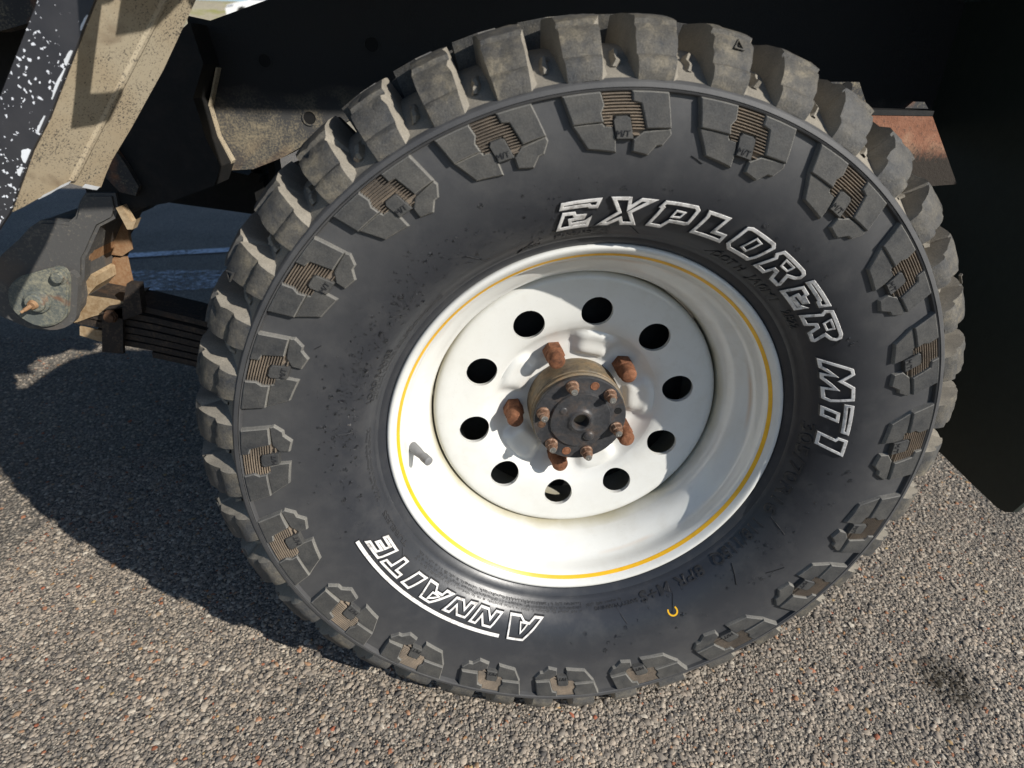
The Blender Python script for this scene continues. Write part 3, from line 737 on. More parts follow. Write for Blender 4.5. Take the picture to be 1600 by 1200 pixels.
# yellow inspection mark: an open paint ring
V = []
for q in range(15):
    t = rad(-35 + 250 * q / 14); 
    for rr in (4.6, 6.6):
        u, v = math.cos(t) * rr, math.sin(t) * rr
        r = .2600 + v / 1000; V.append(TP(-62.9 - math.degrees(u / 262), r, surf(r) - .0004))
obj('paint_mark', V, [(2 * q, 2 * q + 1, 2 * q + 3, 2 * q + 2) for q in range(14)], M_YEL, TYRE, 'yellow open ring painted on the sidewall')

# ------------------------------------------------------------------ wheel rim
RIM = empty('wheel_rim', P3(0, 0, 0.08), TRUCK); RIM['label'] = 'white steel wheel rim with a thin yellow stripe'
BARREL = [(.2212, .0075), (.2216, .0035), (.2210, .0008), (.2195, -.0006), (.2175, -.0008), (.2155, .0004), (.2130, .0034), (.2105, .0066), (.2085, .0088), (.2065, .0118), (.2050, .0155), (.2040, .0200),
          (.2030, .0255), (.2012, .0300), (.1985, .0330), (.1950, .0362), (.1890, .0412), (.1840, .0470), (.1800, .0540), (.1775, .0620), (.1762, .0700), (.1756, .0780), (.1756, .1000), (.1756, .2000), (.2050, .2080), (.2200, .2200)]
V, F = lathe(BARREL, 192); obj('rim_barrel', V, F, M_RIM, RIM, angle=50)
V, F = lathe([(.2111, .00585), (.2105, .00660), (.2085, .00880), (.2080, .00955)], 192); V = [(x, y - .0004, z) for x, y, z in V]
obj('yellow_stripe', V, F, M_YEL, RIM)
DR = [.0500, .0600, .0655, .0700, .0850, .0950, .1020, .1060, .1150, .1270, .1500, .1600, .1660, .1700, .1725, .1740, .1742]
DD = [.0990, .0990, .0985, .0980, .0960, .0910, .0840, .0810, .0770, .0745, .0722, .0715, .0718, .0732, .0755, .0800, .0900]
def smoothstep(x): x = max(0, min(1, x)); return x * x * (3 - 2 * x)
NUT_A = [113.0, 41.0, -31.0, -103.0, -175.0]
def disc_d(r, a):
    d = float(np.interp(r, DR, DD))
    b = max(0.0, math.cos(rad(5 * (a - 77)))) ** .6 * smoothstep((r - .062) / .010) * smoothstep((.103 - r) / .012)
    return d - .0085 * smoothstep(b * 1.15)
# disc: hub area, ten pierced sectors, outer ring
HR, HD, HN = .0182, .1270, 40
V = []; F = []
NS = 120
def ring(r): 
    k = len(V)
    for i in range(NS): a = 360 * i / NS; V.append(P3(a, r, disc_d(r, a)))
    return k
rows = [ring(r) for r in (.0500, .0560, .0600, .0640, .0680, .0720, .0760, .0800, .0840, .0880, .0920, .0960, .1000, .1030)]
for a, b in zip(rows[:-1], rows[1:]):
    for i in range(NS): F.append((a + i, a + (i + 1) % NS, b + (i + 1) % NS, b + i))
rows2 = [ring(r) for r in (.1510, .1550, .1600, .1640, .1668, .1690, .1710, .1727, .1737, .1742, .1744)]
for a, b in zip(rows2[:-1], rows2[1:]):
    for i in range(NS): F.append((a + i, a + (i + 1) % NS, b + (i + 1) % NS, b + i))
HOLE_A = [83.29 - 36 * k for k in range(10)]
for ha in HOLE_A:
    # boundary of the sector in (angle, r), then rings shrinking to the hole
    B = []
    per = 12
    for q in range(per): B.append((ha - 18 + 36 * q / per, .1030))
    for q in range(8): B.append((ha + 18, .1030 + (.1510 - .1030) * q / 8))
    for q in range(per): B.append((ha + 18 - 36 * q / per, .1510))
    for q in range(8): B.append((ha - 18, .1510 - (.1510 - .1030) * q / 8))
    n = len(B); kprev = None
    for t in (0, .3, .55, .75, .9, 1.0):
        k = len(V)
        for a, r in B:
            x, y = r * math.sin(rad(a - ha)), r * math.cos(rad(a - ha)) - HD      # local, y radial
            L = math.hypot(x, y); hx, hy = x / L * HR, y / L * HR
            X, Y = x + (hx - x) * t, y + (hy - y) * t + HD
            rr = math.hypot(X, Y); aa = ha + math.degrees(math.atan2(X, Y))
            V.append(P3(aa, rr, disc_d(rr, aa)))
        if kprev is not None:
            for i in range(n): F.append((kprev + i, kprev + (i + 1) % n, k + (i + 1) % n, k + i))
        kprev = k
    for dd in (.0008, .0045):                   # rounded lip and the thickness of the steel
        k = len(V)
        for i in range(n):
            x, y, z = V[kprev + i] if dd > .001 else V[kprev + i]
            V.append((x, y + dd, z))
        for i in range(n): F.append((kprev + i, kprev + (i + 1) % n, k + (i + 1) % n, k + i))
        kprev = k
o = obj('rim_disc', V, F, M_RIM, RIM, angle=42, recalc=False)
bm = bmesh.new(); bm.from_mesh(o.data); bmesh.ops.remove_doubles(bm, verts=bm.verts, dist=.00012); bmesh.ops.recalc_face_normals(bm, faces=bm.faces)
bm.to_mesh(o.data); bm.free(); o.data.polygons.foreach_set('use_smooth', [True] * len(o.data.polygons)); o.data.set_sharp_from_angle(angle=rad(42))
# five rusty acorn nuts, each with its stud end
def hexnut(ctr, d0, d1, rhex, rcyl, name, mats, parent, frac=.55, dome=.3, tilt=0):
    L_ = d0 - d1
    prof = [(rhex, d0), (rhex, d0 - L_ * frac * .92), (rhex * .90, d0 - L_ * frac), (rcyl, d0 - L_ * (frac + .04)), (rcyl, d1 + rcyl * dome), (rcyl * .82, d1 + rcyl * dome * .35), (rcyl * .45, d1)]
    V, F = spin(prof, ctr, 24, hexrows=(0, 1)); return obj(name, V, F, mats, parent, angle=32)
for k, a in enumerate(NUT_A):
    r = .0760; c = (r * math.cos(rad(a)), r * math.sin(rad(a)) + HUB)
    hexnut(c, .0985, .0598, .0126, .0100, 'lug_nut', M_RUST, RIM, .50, .55)
# tyre valve
va = rad(-174.2); mb = MB()
p0 = Vector((.1985 * math.cos(va), .034, .1985 * math.sin(va) + HUB)); p1 = Vector((-.1772, .005, -.0222 + HUB))
ax = (p1 - p0).normalized()
mb.tube(p0 - ax * .006, p0 + ax * .012, .0064, .0056, 16); mb.tube(p0 + ax * .012, p0 + ax * .020, .0056, .0046, 16); mb.tube(p0 + ax * .020, p1 - ax * .011, .0047, .0047, 16)
mb.tube(p1 - ax * .0115, p1 - ax * .001, .0053, .0053, 16); mb.tube(p1 - ax * .001, p1, .0053, .0035, 16)
mb.build('tyre_valve', M_VALVE, RIM, angle=40)

# ------------------------------------------------------------------ hub
HUBO = empty('axle_hub', P3(0, 0, .07), TRUCK); HUBO['label'] = 'rusty axle hub with a black bolted drive flange'
V, F = spin([(.0575, .13), (.0578, .098), (.0578, .070), (.0572, .0665), (.0560, .0655), (.0560, .0630), (.0572, .0615), (.0572, .0590), (.0550, .0575)], (0, HUB), 64)
obj('hub_body', V, F, M_HUBC, HUBO, angle=30)
V, F = spin([(.0550, .0578), (.0556, .0565), (.0556, .0515), (.0546, .0502), (.0372, .0502), (.0368, .0500), (.0362, .0480), (.0355, .0472), (.0300, .0468), (.0175, .0468), (.0150, .0455), (.0135, .0440), (.0115, .0434), (.0098, .0440), (.0088, .0460), (.0086, .0620)], (0, HUB), 64)
obj('drive_flange', V, F[:-1], M_PLATE, HUBO, angle=28)
V, F = spin([(.0087, .0595), (.001, .0592)], (0, HUB), 20); obj('axle_end', V, F, M_RUST, HUBO)
STUD_A = [105.8, 45.0, -15.7, -76.3, -135.5, 166.8]
for a in STUD_A:
    c = (.0463 * math.cos(rad(a)), .0463 * math.sin(rad(a)) + HUB)
    st = empty('flange_stud', (c[0], .045, c[1]), None)
    bpy.data.objects.remove(st)
    V, F = spin([(.0078, .0503), (.0078, .0485), (.0070, .0482), (.0068, .0478), (.0068, .0415), (.0062, .0408), (.0046, .0405), (.0046, .0360), (.0040, .0350)], c, 18, hexrows=(3, 4))
    V2, F2 = spin([(.0040, .0351), (.0036, .0338), (.0015, .0336), (.0012, .0342)], c, 14)
    k = len(V); fm = [0] * len(F) + [1] * len(F2)
    obj('flange_stud', V + V2, F + [tuple(i + k for i in f) for f in F2], [M_STUD, M_TIP], HUBO, fm=fm, angle=32)
for (x, y), m_ in zip([(770, 475), (585, 958), (385, 752), (958, 690)], [M_RUST, M_RUST, M_RUSTD, M_HOLE]):
    # dowel holes: small countersunk rings with rusty plugs, angle from the picture of the flange
    pass
for a, m_, r_ in ((72.5, M_RUST, .0042), (-107.5, M_RUST, .0044), (186.5, M_RUSTD, .0036), (13.0, M_HOLE, .0034)):
    c = (.0462 * math.cos(rad(a)), .0462 * math.sin(rad(a)) + HUB)
    V, F = spin([(r_ + .0012, .0501), (r_ + .0008, .0497), (r_, .0497), (r_ - .0004, .0500), (r_ * .5, .0499)], c, 18)
    obj('dowel_plug', V, F, m_, HUBO, angle=40)
mb = MB(); a = -62; c = Vector(P3(a, .0235, .0470))
V, F = spin([(.0072, .0470), (.0064, .0446), (.0045, .0432), (.002, .0428)], (c.x, c.z), 18); obj('cast_boss', V, F, M_PLATE, HUBO, angle=60)
a = 148; c = Vector(P3(a, .0255, .0470)); V, F = spin([(.0050, .0469), (.0044, .0462), (.002, .0460)], (c.x, c.z), 16); obj('cast_boss', V, F, M_PLATE, HUBO, angle=60)

# brake drum and axle behind the disc
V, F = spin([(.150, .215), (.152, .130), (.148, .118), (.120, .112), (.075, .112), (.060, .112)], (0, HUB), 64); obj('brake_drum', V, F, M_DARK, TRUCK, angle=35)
mb = MB(); mb.tube((0, .16, HUB), (0, 1.40, HUB), .045, n=24); mb.tube((0, .62, HUB), (0, .74, HUB), .09, .15, 24); mb.tube((0, .74, HUB), (0, .86, HUB), .15, .15, 24); mb.tube((0, .86, HUB), (0, .98, HUB), .15, .09, 24)
mb.build('axle_tube', M_DARK, TRUCK)
V, F = lathe([(.2225, 1.36), (.30, 1.30), (.36, 1.31), (.405, 1.34), (.415, 1.46), (.405, 1.58), (.36, 1.61), (.30, 1.62), (.2225, 1.56)], 64, True)
obj('far_tyre', [(x, y, max(z, .001)) for x, y, z in V], F, M_LUG, TRUCK)
V, F = spin([(.2225, 1.56), (.2, 1.5), (.05, 1.48)], (0, HUB), 48); obj('far_wheel', V, F, M_RIM, TRUCK)

# ------------------------------------------------------------------ chassis, spring and body
def plate(name, poly, y0, y1, mat, parent=TRUCK, label=None, smooth=False):
    return MB().prism(poly, y0, y1).build(name, mat, parent, smooth=smooth, label=label)
# frame rail: side web, kicked up over the axle, with flanges
top = [(-.486, .811), (-.457, .806), (-.379, .832), (-.300, .864), (-.22, .90), (.25, .90), (.60, .86), (1.35, .86)]
bot = [(1.35, .70), (.60, .70), (.30, .735), (-.22, .735), (-.332, .680), (-.391, .649), (-.434, .633), (-.482, .630)]
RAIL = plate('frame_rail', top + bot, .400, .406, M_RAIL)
mb = MB()
for line in (top, list(reversed(bot))):
    for (x0, z0), (x1, z1) in zip(line[:-1], line[1:]):
        dz = .006 if line is top else -.006
        mb.prism([(x0, z0), (x1, z1), (x1, z1 + dz), (x0, z0 + dz)], .4005, .480)
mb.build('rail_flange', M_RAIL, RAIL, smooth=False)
for x, z, r in ((-.3445, .697, .0085), (-.25, .79, .009), (-.395, .767, .008)):
    V, F = spin([(r + .002, .3990), (r + .002, .3985), (r, .3985), (r, .3996), (.001, .3997)], (x, z), 18)
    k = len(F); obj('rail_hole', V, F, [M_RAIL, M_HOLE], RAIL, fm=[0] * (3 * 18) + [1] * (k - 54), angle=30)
# dark body side above the rail, behind the wheel, and inner wheel housing
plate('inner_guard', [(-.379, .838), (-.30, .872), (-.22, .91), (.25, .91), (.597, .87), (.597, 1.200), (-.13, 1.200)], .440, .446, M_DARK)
far_rail = [(-1.2, .72), (-.50, .72), (-.30, .735), (.60, .70), (1.35, .70), (1.35, .80), (.60, .80), (-.30, .79), (-.50, .78), (-1.2, .78)]
plate('far_frame_rail', far_rail, 1.18, 1.26, M_DARK)
# spring hanger box welded to the rail
bp = [(-.470, .80), (-.462, .806), (-.455, .761), (-.476, .721), (-.474, .709), (-.470, .672), (-.458, .638), (-.471, .613), (-.539, .589), (-.592, .580), (-.622, .570), (-.640, .600), (-.640, .80)]
BR = plate('spring_bracket', bp, .340, .3995, M_DARK)
MB().prism([(-.4552, .758), (-.4530, .757), (-.4730, .709), (-.4690, .672), (-.4560, .640), (-.4585, .636), (-.4710, .670), (-.4755, .709)], .384, .3985).build('bracket_flange', M_TAN, BR, smooth=False)
MB().prism([(-.612, .655), (-.588, .668), (-.575, .640), (-.566, .612), (-.573, .600), (-.592, .605), (-.606, .625)], .330, .3395).build('bracket_rib', M_FRAME, BR, smooth=False)
MB().prism([(-.600, .585), (-.592, .588), (-.585, .566), (-.577, .570), (-.586, .556), (-.593, .556)], .325, .339).build('bracket_tab', M_MUD, BR, smooth=False)
# crossmember and small brackets under the rail
mb = MB(); mb.prism([(-.75, .505), (-.705, .530), (-.511, .503), (-.30, .497), (-.30, .575), (-.44, .566), (-.523, .577), (-.586, .592), (-.72, .600)], .68, .74); mb.build('crossmember', M_DARK, TRUCK, smooth=False)
mb = MB(); mb.box((-.475, .52, .560), (-.458, .56, .625)); mb.box((-.447, .52, .555), (-.436, .56, .63)); mb.tube((-.466, .50, .600), (-.466, .58, .600), .009, n=10); mb.build('brake_line_bracket', M_DARK, TRUCK, smooth=False)
# front spring hanger: grey casting, plated end plate, bolt, pin
HG = [(-.790, .500), (-.772, .519), (-.743, .540), (-.724, .556), (-.707, .566), (-.690, .566), (-.671, .564), (-.660, .572), (-.648, .592), (-.638, .603), (-.600, .603), (-.601, .585), (-.609, .569), (-.632, .558), (-.645, .540),
      (-.656, .524), (-.665, .513), (-.674, .484), (-.683, .474), (-.686, .455), (-.692, .440), (-.703, .428), (-.714, .418), (-.725, .411), (-.748, .405), (-.773, .409), (-.804, .427), (-.830, .455), (-.830, .49)]
HANG = plate('spring_hanger', HG, .330, .350, M_HANG)
o = HANG; bm = bmesh.new(); bm.from_mesh(o.data)
bmesh.ops.bevel(bm, geom=[e for e in bm.edges if all(abs(v.co.y + o.location.y + .8 - .330) < .001 for v in e.verts)], offset=.004, segments=2, affect='EDGES'); bm.to_mesh(o.data); bm.free()
o.data.polygons.foreach_set('use_smooth', [True] * len(o.data.polygons)); o.data.set_sharp_from_angle(angle=rad(50))
MB().prism([(x * .985 - .011, z * .985 + .0075) for x, z in HG], .3505, .470).build('hanger_body', M_HANG, HANG, smooth=False)
mb = MB()
mb.prism([(-.665, .556), (-.650, .556), (-.655, .530), (-.668, .505), (-.690, .470), (-.700, .455), (-.706, .462), (-.690, .490), (-.672, .520)], .345, .420)
mb.prism([(-.668, .553), (-.634, .556), (-.640, .505), (-.655, .496), (-.680, .500)], .410, .418); mb.build('hanger_flange', M_RUSTT, HANG, smooth=False)
MB().prism([(-.670, .493), (-.652, .493), (-.654, .453), (-.663, .447), (-.692, .438), (-.722, .432), (-.712, .458)], .415, .421).build('hanger_gusset', M_RUSTT, HANG, smooth=False)
MB().prism([(-.704, .463), (-.677, .486), (-.670, .481), (-.672, .467), (-.691, .450), (-.703, .450)], .352, .412).build('rebound_block', M_MUD, HANG, smooth=False)
tp = [(-.7690, .4650), (-.7640, .4770), (-.7570, .4850), (-.7490, .4910), (-.7410, .4950), (-.7150, .5020), (-.6945, .5075), (-.6880, .5068), (-.6830, .5035), (-.6810, .4970), (-.6830, .4850), (-.6915, .4600), (-.6985, .4400), (-.7030, .4330), (-.7100, .4275), (-.7200, .4225), (-.7310, .4198), (-.7400, .4195), (-.7480, .4215), (-.7560, .4270), (-.7620, .4330), (-.7680, .4420), (-.7705, .4520)]
TEAR = plate('hanger_end_plate', tp, .310, .3185, M_GALV)
bm = bmesh.new(); bm.from_mesh(TEAR.data); yl = .310 - TEAR.location.y - .8
bmesh.ops.bevel(bm, geom=[e for e in bm.edges if all(abs(v.co.y - yl) < .0005 for v in e.verts)], offset=.0022, segments=2, affect='EDGES'); bm.to_mesh(TEAR.data); bm.free()
plate('hanger_backing', [(x * 1.0 + .006, z - .008) for x, z in tp], .3188, .3296, M_HANG)
V, F = spin([(.0105, .3098), (.0105, .3080), (.0080, .3076), (.0080, .3015), (.0068, .3004), (.002, .3003)], (-.6905, .4945), 18, hexrows=(2, 3)); obj('hanger_bolt', V, F, M_GALV, HANG, angle=30)
V, F = spin([(.0165, .3098), (.0160, .3050), (.0130, .3042), (.0128, .3000), (.0110, .2985), (.0060, .2985), (.004, .2985)], (-.7300, .4590), 28); obj('pivot_bush', V, F, M_GALV, HANG, angle=30)
mb = MB(); mb.tube((-.7305, .2988, .4580), (-.7310, .2940, .4575), .0070, .0055, 14); mb.tube((-.7310, .2940, .4575), (-.7370, .2870, .4535), .0030, .0026, 10); mb.tube((-.7370, .2870, .4535), (-.7400, .2835, .4515), .0018, .0020, 10)
mb.build('grease_nipple', M_RUSTT, HANG, angle=40)
# leaf pack
def leaf_line(x, base): return base
LT = [(-.745, .466), (-.693, .452), (-.663, .447), (-.605, .433), (-.523, .408), (-.40, .366), (-.25, .335), (-.10, .322), (.10, .322), (.25, .335), (.40, .366), (.60, .42)]
LX = np.array([p[0] for p in LT]); LZ = np.array([p[1] for p in LT])
starts = [-.745, -.728, -.727, -.722, -.690, -.672, -.62, -.55]
SPR = empty('leaf_spring', (-.2, .38, .33), TRUCK)
for q, x0 in enumerate(starts):
    xs = np.linspace(x0, .58 - q * .03, 22); t0 = q * .0122 + (0.004 if q > 0 else 0)
    zt = np.interp(xs, LX, LZ) - t0
    poly = [(float(x), float(z)) for x, z in zip(xs, zt)] + [(float(x), float(z) - .0096) for x, z in zip(xs[::-1], zt[::-1])]
    jig = random.uniform(-.0015, .0015)
    obj('spring_leaf', *(lambda m: (m.V, m.F))(MB().prism(poly, .352 + jig, .418 + jig)), M_MUD if q == 99 else M_LEAF, SPR, smooth=False)
# muddy wrapped end of the main leaf, next to the hanger
MB().prism([(-.722, .462), (-.694, .4535), (-.660, .4480), (-.634, .4415), (-.640, .4250), (-.668, .4260), (-.690, .4200), (-.712, .4120), (-.724, .4100)], .3490, .3525).build('muddy_leaf_end', M_MUD, SPR, smooth=False)
MB().prism([(-.712, .4045), (-.668, .3930), (-.655, .3850), (-.690, .3790), (-.716, .3900)], .3495, .3525).build('muddy_leaf_end', M_MUD, SPR, smooth=False)
CL = MB().prism([(-.668, .432), (-.638, .436), (-.656, .362), (-.686, .366)], .3400, .3460).build('spring_clip', M_LEAF, SPR, smooth=False)
MB().prism([(-.668, .432), (-.638, .436), (-.622, .474), (-.606, .472), (-.612, .428), (-.640, .418)], .3400, .356).build('clip_horn', M_LEAF, CL, smooth=False)
MB().prism([(-.668, .4322), (-.638, .4362), (-.632, .442), (-.660, .4375)], .3462, .425).build('clip_top', M_LEAF, CL, smooth=False)
V, F = spin([(.0095, .3398), (.0095, .3330), (.0075, .3325), (.0070, .3290), (.003, .3290)], (-.6555, .425), 18, hexrows=(0, 1)); obj('clip_bolt', V, F, M_RUSTD, CL, angle=30)
# cab sill: chipped black outer skin and its dusty rear face
A0 = Vector((-.4022, 0, .7968)); E0 = Vector((-.12487, 0, -.16752)); N0 = Vector((.72818, -.41849, -.54279)); W0 = Vector((.5, .87, 0)).normalized()
SILL = plate('sill_panel', [(-.252, 1.0), (-.4025, .7965), (-.418, .7748), (-.459, .7165), (-.479, .6925), (-.513, .6430), (-.527, .6285), (-.62, .503), (-.70, .503), (-.60, .580), (-.494, .725), (-.441, .796), (-.29, 1.0)], -.0035, .0, M_SILL, label='black panel chipped through to white paint')
SILL['label'] = 'black panel chipped through to white paint'
tanp = [(0.0, 0.0), (.129, 0.0), (.3, .001), (.483, .002), (.625, .001), (.78, .003), (.921, .004), (.900, .012), (.868, .021), (.846, .029), (.829, .033), (.815, .039), (.807, .042), (.826, .051), (.845, .060), (.858, .067), (.863, .071), (.853, .075), (.780, .0735), (.709, .073), (.62, .0752), (.548, .077), (.40, .079), (.268, .081), (-.05, .080), (-1.1, .080), (-1.1, .0)]
def onT(s, t, off=0.0): return tuple(A0 + E0 * s + W0 * t + N0 * off)
n = len(tanp)
V = [onT(s, y, .0) for s, y in tanp] + [onT(s, y, -.004) for s, y in tanp]
F = [tuple(range(n)), tuple(range(2 * n - 1, n - 1, -1))] + [(i, (i + 1) % n, (i + 1) % n + n, i + n) for i in range(n)]
obj('sill_rear_face', V, F, M_TAN, SILL, smooth=False)
# pressed crease in the rear face
V = []
for s in np.linspace(-.9, .79, 24):
    yc = .0435 + .010 * (0.80 - s)
    for dy, h in ((-.0035, .0002), (-.0012, .0022), (.0016, .0022), (.0045, .0002)): V.append(onT(float(s), yc + dy, h))
F = [(4 * i + e, 4 * i + e + 1, 4 * i + e + 5, 4 * i + e + 4) for i in range(23) for e in range(3)]
obj('pressed_crease', V, F, M_TAN, SILL)
# paint torn back to white along the sill's edge
rg = random.Random(4)
for s0, s1, wd in ((.06, .12, .0016), (.20, .26, .0030), (.27, .40, .0016), (.47, .55, .0016), (.62, .68, .0050), (.70, .74, .0035), (.95, 1.12, .0110)):
    V = []; F = []
    m = 8
    for q in range(m + 1):
        s = s0 + (s1 - s0) * q / m; wv = wd * (.35 + .65 * math.sin(math.pi * q / m)) * rg.uniform(.7, 1.2)
        p = A0 + E0 * s; side = Vector((-.8, 0, .6)) * wv
        V += [(p.x + .0002, -.0042, p.z), (p.x + side.x, -.0042, p.z + side.z), (p.x + .0002, -.0036, p.z), (p.x + side.x, -.0036, p.z + side.z)]
    for q in range(m): F += [(4 * q, 4 * q + 1, 4 * q + 5, 4 * q + 4), (4 * q, 4 * q + 4, 4 * q + 6, 4 * q + 2), (4 * q + 1, 4 * q + 3, 4 * q + 7, 4 * q + 5)]
    obj('paint_tear', V, F, M_WHITEP, SILL, smooth=False)
V = []; F = []                                  # white torn lip under the rear face
lip = [(.868, .021), (.846, .029), (.829, .033), (.815, .039), (.809, .041)]
for i, (s, y) in enumerate(lip): V += [onT(s, y, .001), onT(s - .020, y + .0015, .0012), onT(s + .012, y, -.003)]
for i in range(len(lip) - 1): F += [(3 * i, 3 * i + 1, 3 * i + 4, 3 * i + 3), (3 * i, 3 * i + 3, 3 * i + 5, 3 * i + 2)]
obj('paint_tear', V, F, M_WHITEP, SILL, smooth=False)
lip = [(.836, .055), (.845, .060), (.858, .067), (.863, .071)]; V = []; F = []
for i, (s, y) in enumerate(lip): V += [onT(s, y, .001), onT(s - .018, y + .0015, .0012), onT(s + .012, y, -.003)]
for i in range(len(lip) - 1): F += [(3 * i, 3 * i + 1, 3 * i + 4, 3 * i + 3), (3 * i, 3 * i + 3, 3 * i + 5, 3 * i + 2)]
obj('paint_tear', V, F, M_WHITEP, SILL, smooth=False)
# dark underbody in front of the sill
plate('underbody_panel', [(-1.4, .80), (-.66, .788), (-.622, .798), (-.605, .83), (-.50, 1.1), (-1.4, 1.1)], .30, .32, M_FRAME)
plate('floor_pan', [(-1.6, .66), (-.66, .66), (-.62, .70), (-.64, 1.0), (-1.6, 1.0)], .45, .47, M_DARK)
# mud flap behind the wheel
fl = [(.028, .241), (.040, .239), (.085, .244), (.150, .253), (.30, .253), (.74, .253), (.74, 1.2005), (-.02, 1.2005), (-.02, .75), (.002, .40), (.012, .270), (.019, .248)]
V = [(.598, y, z) for y, z in fl] + [(.606, y, z) for y, z in fl]; n = len(fl)
F = [tuple(range(n)), tuple(range(2 * n - 1, n - 1, -1))] + [(i, (i + 1) % n, (i + 1) % n + n, i + n) for i in range(n)]
obj('mud_flap', V, F, M_FLAP, TRUCK, smooth=False)
# rusty bracket and its grey flange in the wheel housing
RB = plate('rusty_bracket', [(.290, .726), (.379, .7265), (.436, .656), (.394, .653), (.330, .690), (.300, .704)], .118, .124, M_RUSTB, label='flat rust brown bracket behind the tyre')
RB['label'] = 'flat rust brown bracket behind the tyre'
mb = MB(); mb.prism([(.290, .7265), (.379, .727), (.379, .732), (.290, .732)], .118, .430); mb.build('bracket_arm', M_DARK, RB, smooth=False)
mb = MB(); mb.prism([(.240, .757), (.292, .758), (.306, .738), (.316, .732), (.300, .728), (.240, .728)], .130, .135); mb.tube((.279, .1296, .752), (.279, .1290, .752), .0062, n=14, m=1)
mb.build('bracket_flange', [M_FRAME, M_HOLE], RB, smooth=False)
MB().prism([(.345, .7340), (.372, .7340), (.365, .7405), (.352, .7405)], .119, .123).build('bracket_tab', M_FRAME, RB, smooth=False)
# flatbed tray, its side rail, added shadow-casting plates under the rail, headboard and cab
TRAY = empty('flatbed_tray', (0, .8, 1.20), TRUCK)
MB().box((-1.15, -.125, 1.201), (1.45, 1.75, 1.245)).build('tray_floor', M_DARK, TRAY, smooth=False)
MB().box((-1.15, -.135, 1.153), (1.45, -.1252, 1.255)).build('tray_side_rail', M_DARK, TRAY, smooth=False)
MB().box((-1.15, -.125, 1.2455), (1.45, -.095, 1.52)).build('tray_side_board', M_SILL, TRAY, smooth=False)
MB().box((-1.15, 1.72, 1.2455), (1.45, 1.75, 1.95)).build('tray_side_board', M_SILL, TRAY, smooth=False)
MB().box((-1.15, -.09, 1.2455), (-1.12, 1.715, 1.95)).build('headboard', M_SILL, TRAY, smooth=False)
MB().prism([(-.302, 1.2005), (-.317, .868), (-.319, .863), (-.323, .845), (-.329, .814), (-.335, .793), (-.290, .816), (-.272, .840), (-.316, .818), (-.310, .840), (-.303, .864), (-.289, .872), (-.2895, .876), (-.300, .880), (-.285, 1.2005)], -.083, -.078).build('tray_shadow_caster', M_DARK, TRAY, smooth=False)  # unseen plate added to cast the hook-shaped shadow on the sill's rear face
MB().prism([(-.262, 1.2005), (-.270, .895), (-.276, .877), (-.280, .863), (-.233, .889), (-.190, .926), (.035, .936), (.062, 1.05), (.066, 1.2005)], -.083, -.078).build('tray_light_blocker', M_DARK, TRAY, smooth=False)  # unseen plate added to shade the sill face and stop sun leaking past
mb = MB()
for x in (-.9, -.35, .2, .75, 1.3): mb.box((x, .05, 1.14), (x + .05, 1.65, 1.2005))
mb.build('tray_bearers', M_DARK, TRAY, smooth=False)
CAB = MB()
CAB.prism([(-3.2, .55), (-1.25, .95), (-1.2, 1.0), (-1.22, 1.55), (-1.35, 2.15), (-2.2, 2.18), (-2.7, 1.62), (-3.2, 1.55)], .02, 1.68)
CAB.build('cab', M_SILL, TRUCK, smooth=False)

# ------------------------------------------------------------------ water on the sidewall
mb = MB(); rg = random.Random(11); ptsd = []
for q in range(430):
    a = rg.gauss(158, 17); r = 246 + abs(rg.gauss(0, 1)) * 17 + rg.uniform(0, 10)
    if a > 138: r = min(r, 300)
    ptsd.append((a, r, rg.lognormvariate(.0, .42) * .75))
for q in range(150): ptsd.append((rg.uniform(92, 135), rg.uniform(240, 292), rg.lognormvariate(0, .4) * .7))
for q in range(70): ptsd.append((rg.uniform(-45, -5), rg.uniform(238, 290), rg.lognormvariate(0, .4) * .85))
for q in range(40): ptsd.append((rg.uniform(-5, 92), rg.uniform(275, 282), rg.lognormvariate(0, .4) * .85))
for q in range(26): ptsd.append((rg.uniform(-82, -45), rg.uniform(240, 285), rg.lognormvariate(0, .45) * 1.1))
for a, r, s in ((-83, 286, 2.4), (-82, 276, 1.9), (-92, 272, 1.2), (-88, 262, 2.0), (-61, 268, 2.2), (-47, 266, 1.6), (-40, 274, 1.7), (-4, 284, 2.3), (-6, 290, 2.0)): ptsd.append((a, r, s))
for a, r, s in ptsd:
    s = min(s, 2.6) / 1000; n = 9; r /= 1000; V = []
    ca, sa = math.cos(rad(a)), math.sin(rad(a)); el = rg.uniform(.95, 1.2)
    for rr, h in ((1.0, -.0001), (.9, .38 * s), (.55, .62 * s)):
        for i in range(n):
            t = 2 * math.pi * i / n; x = math.cos(t) * s * rr; z = math.sin(t) * s * rr * el
            X = r * ca + x; Z = r * sa + z; R_ = math.hypot(X, Z); V.append(squash((X, surf(R_) - h, Z + HUB)))
    V.append(squash((r * ca, surf(r) - .70 * s, r * sa + HUB)))
    F = [(j * n + i, j * n + (i + 1) % n, (j + 1) * n + (i + 1) % n, (j + 1) * n + i) for j in (0, 1) for i in range(n)] + [(2 * n + i, 2 * n + (i + 1) % n, 3 * n) for i in range(n)]
    mb.add(V, F)
tag(mb.build('water_droplets', M_WATER, None, angle=80, kind='stuff', origin=(-.25, -.05, .45)), 'scattered water droplets beaded on the tyre sidewall')

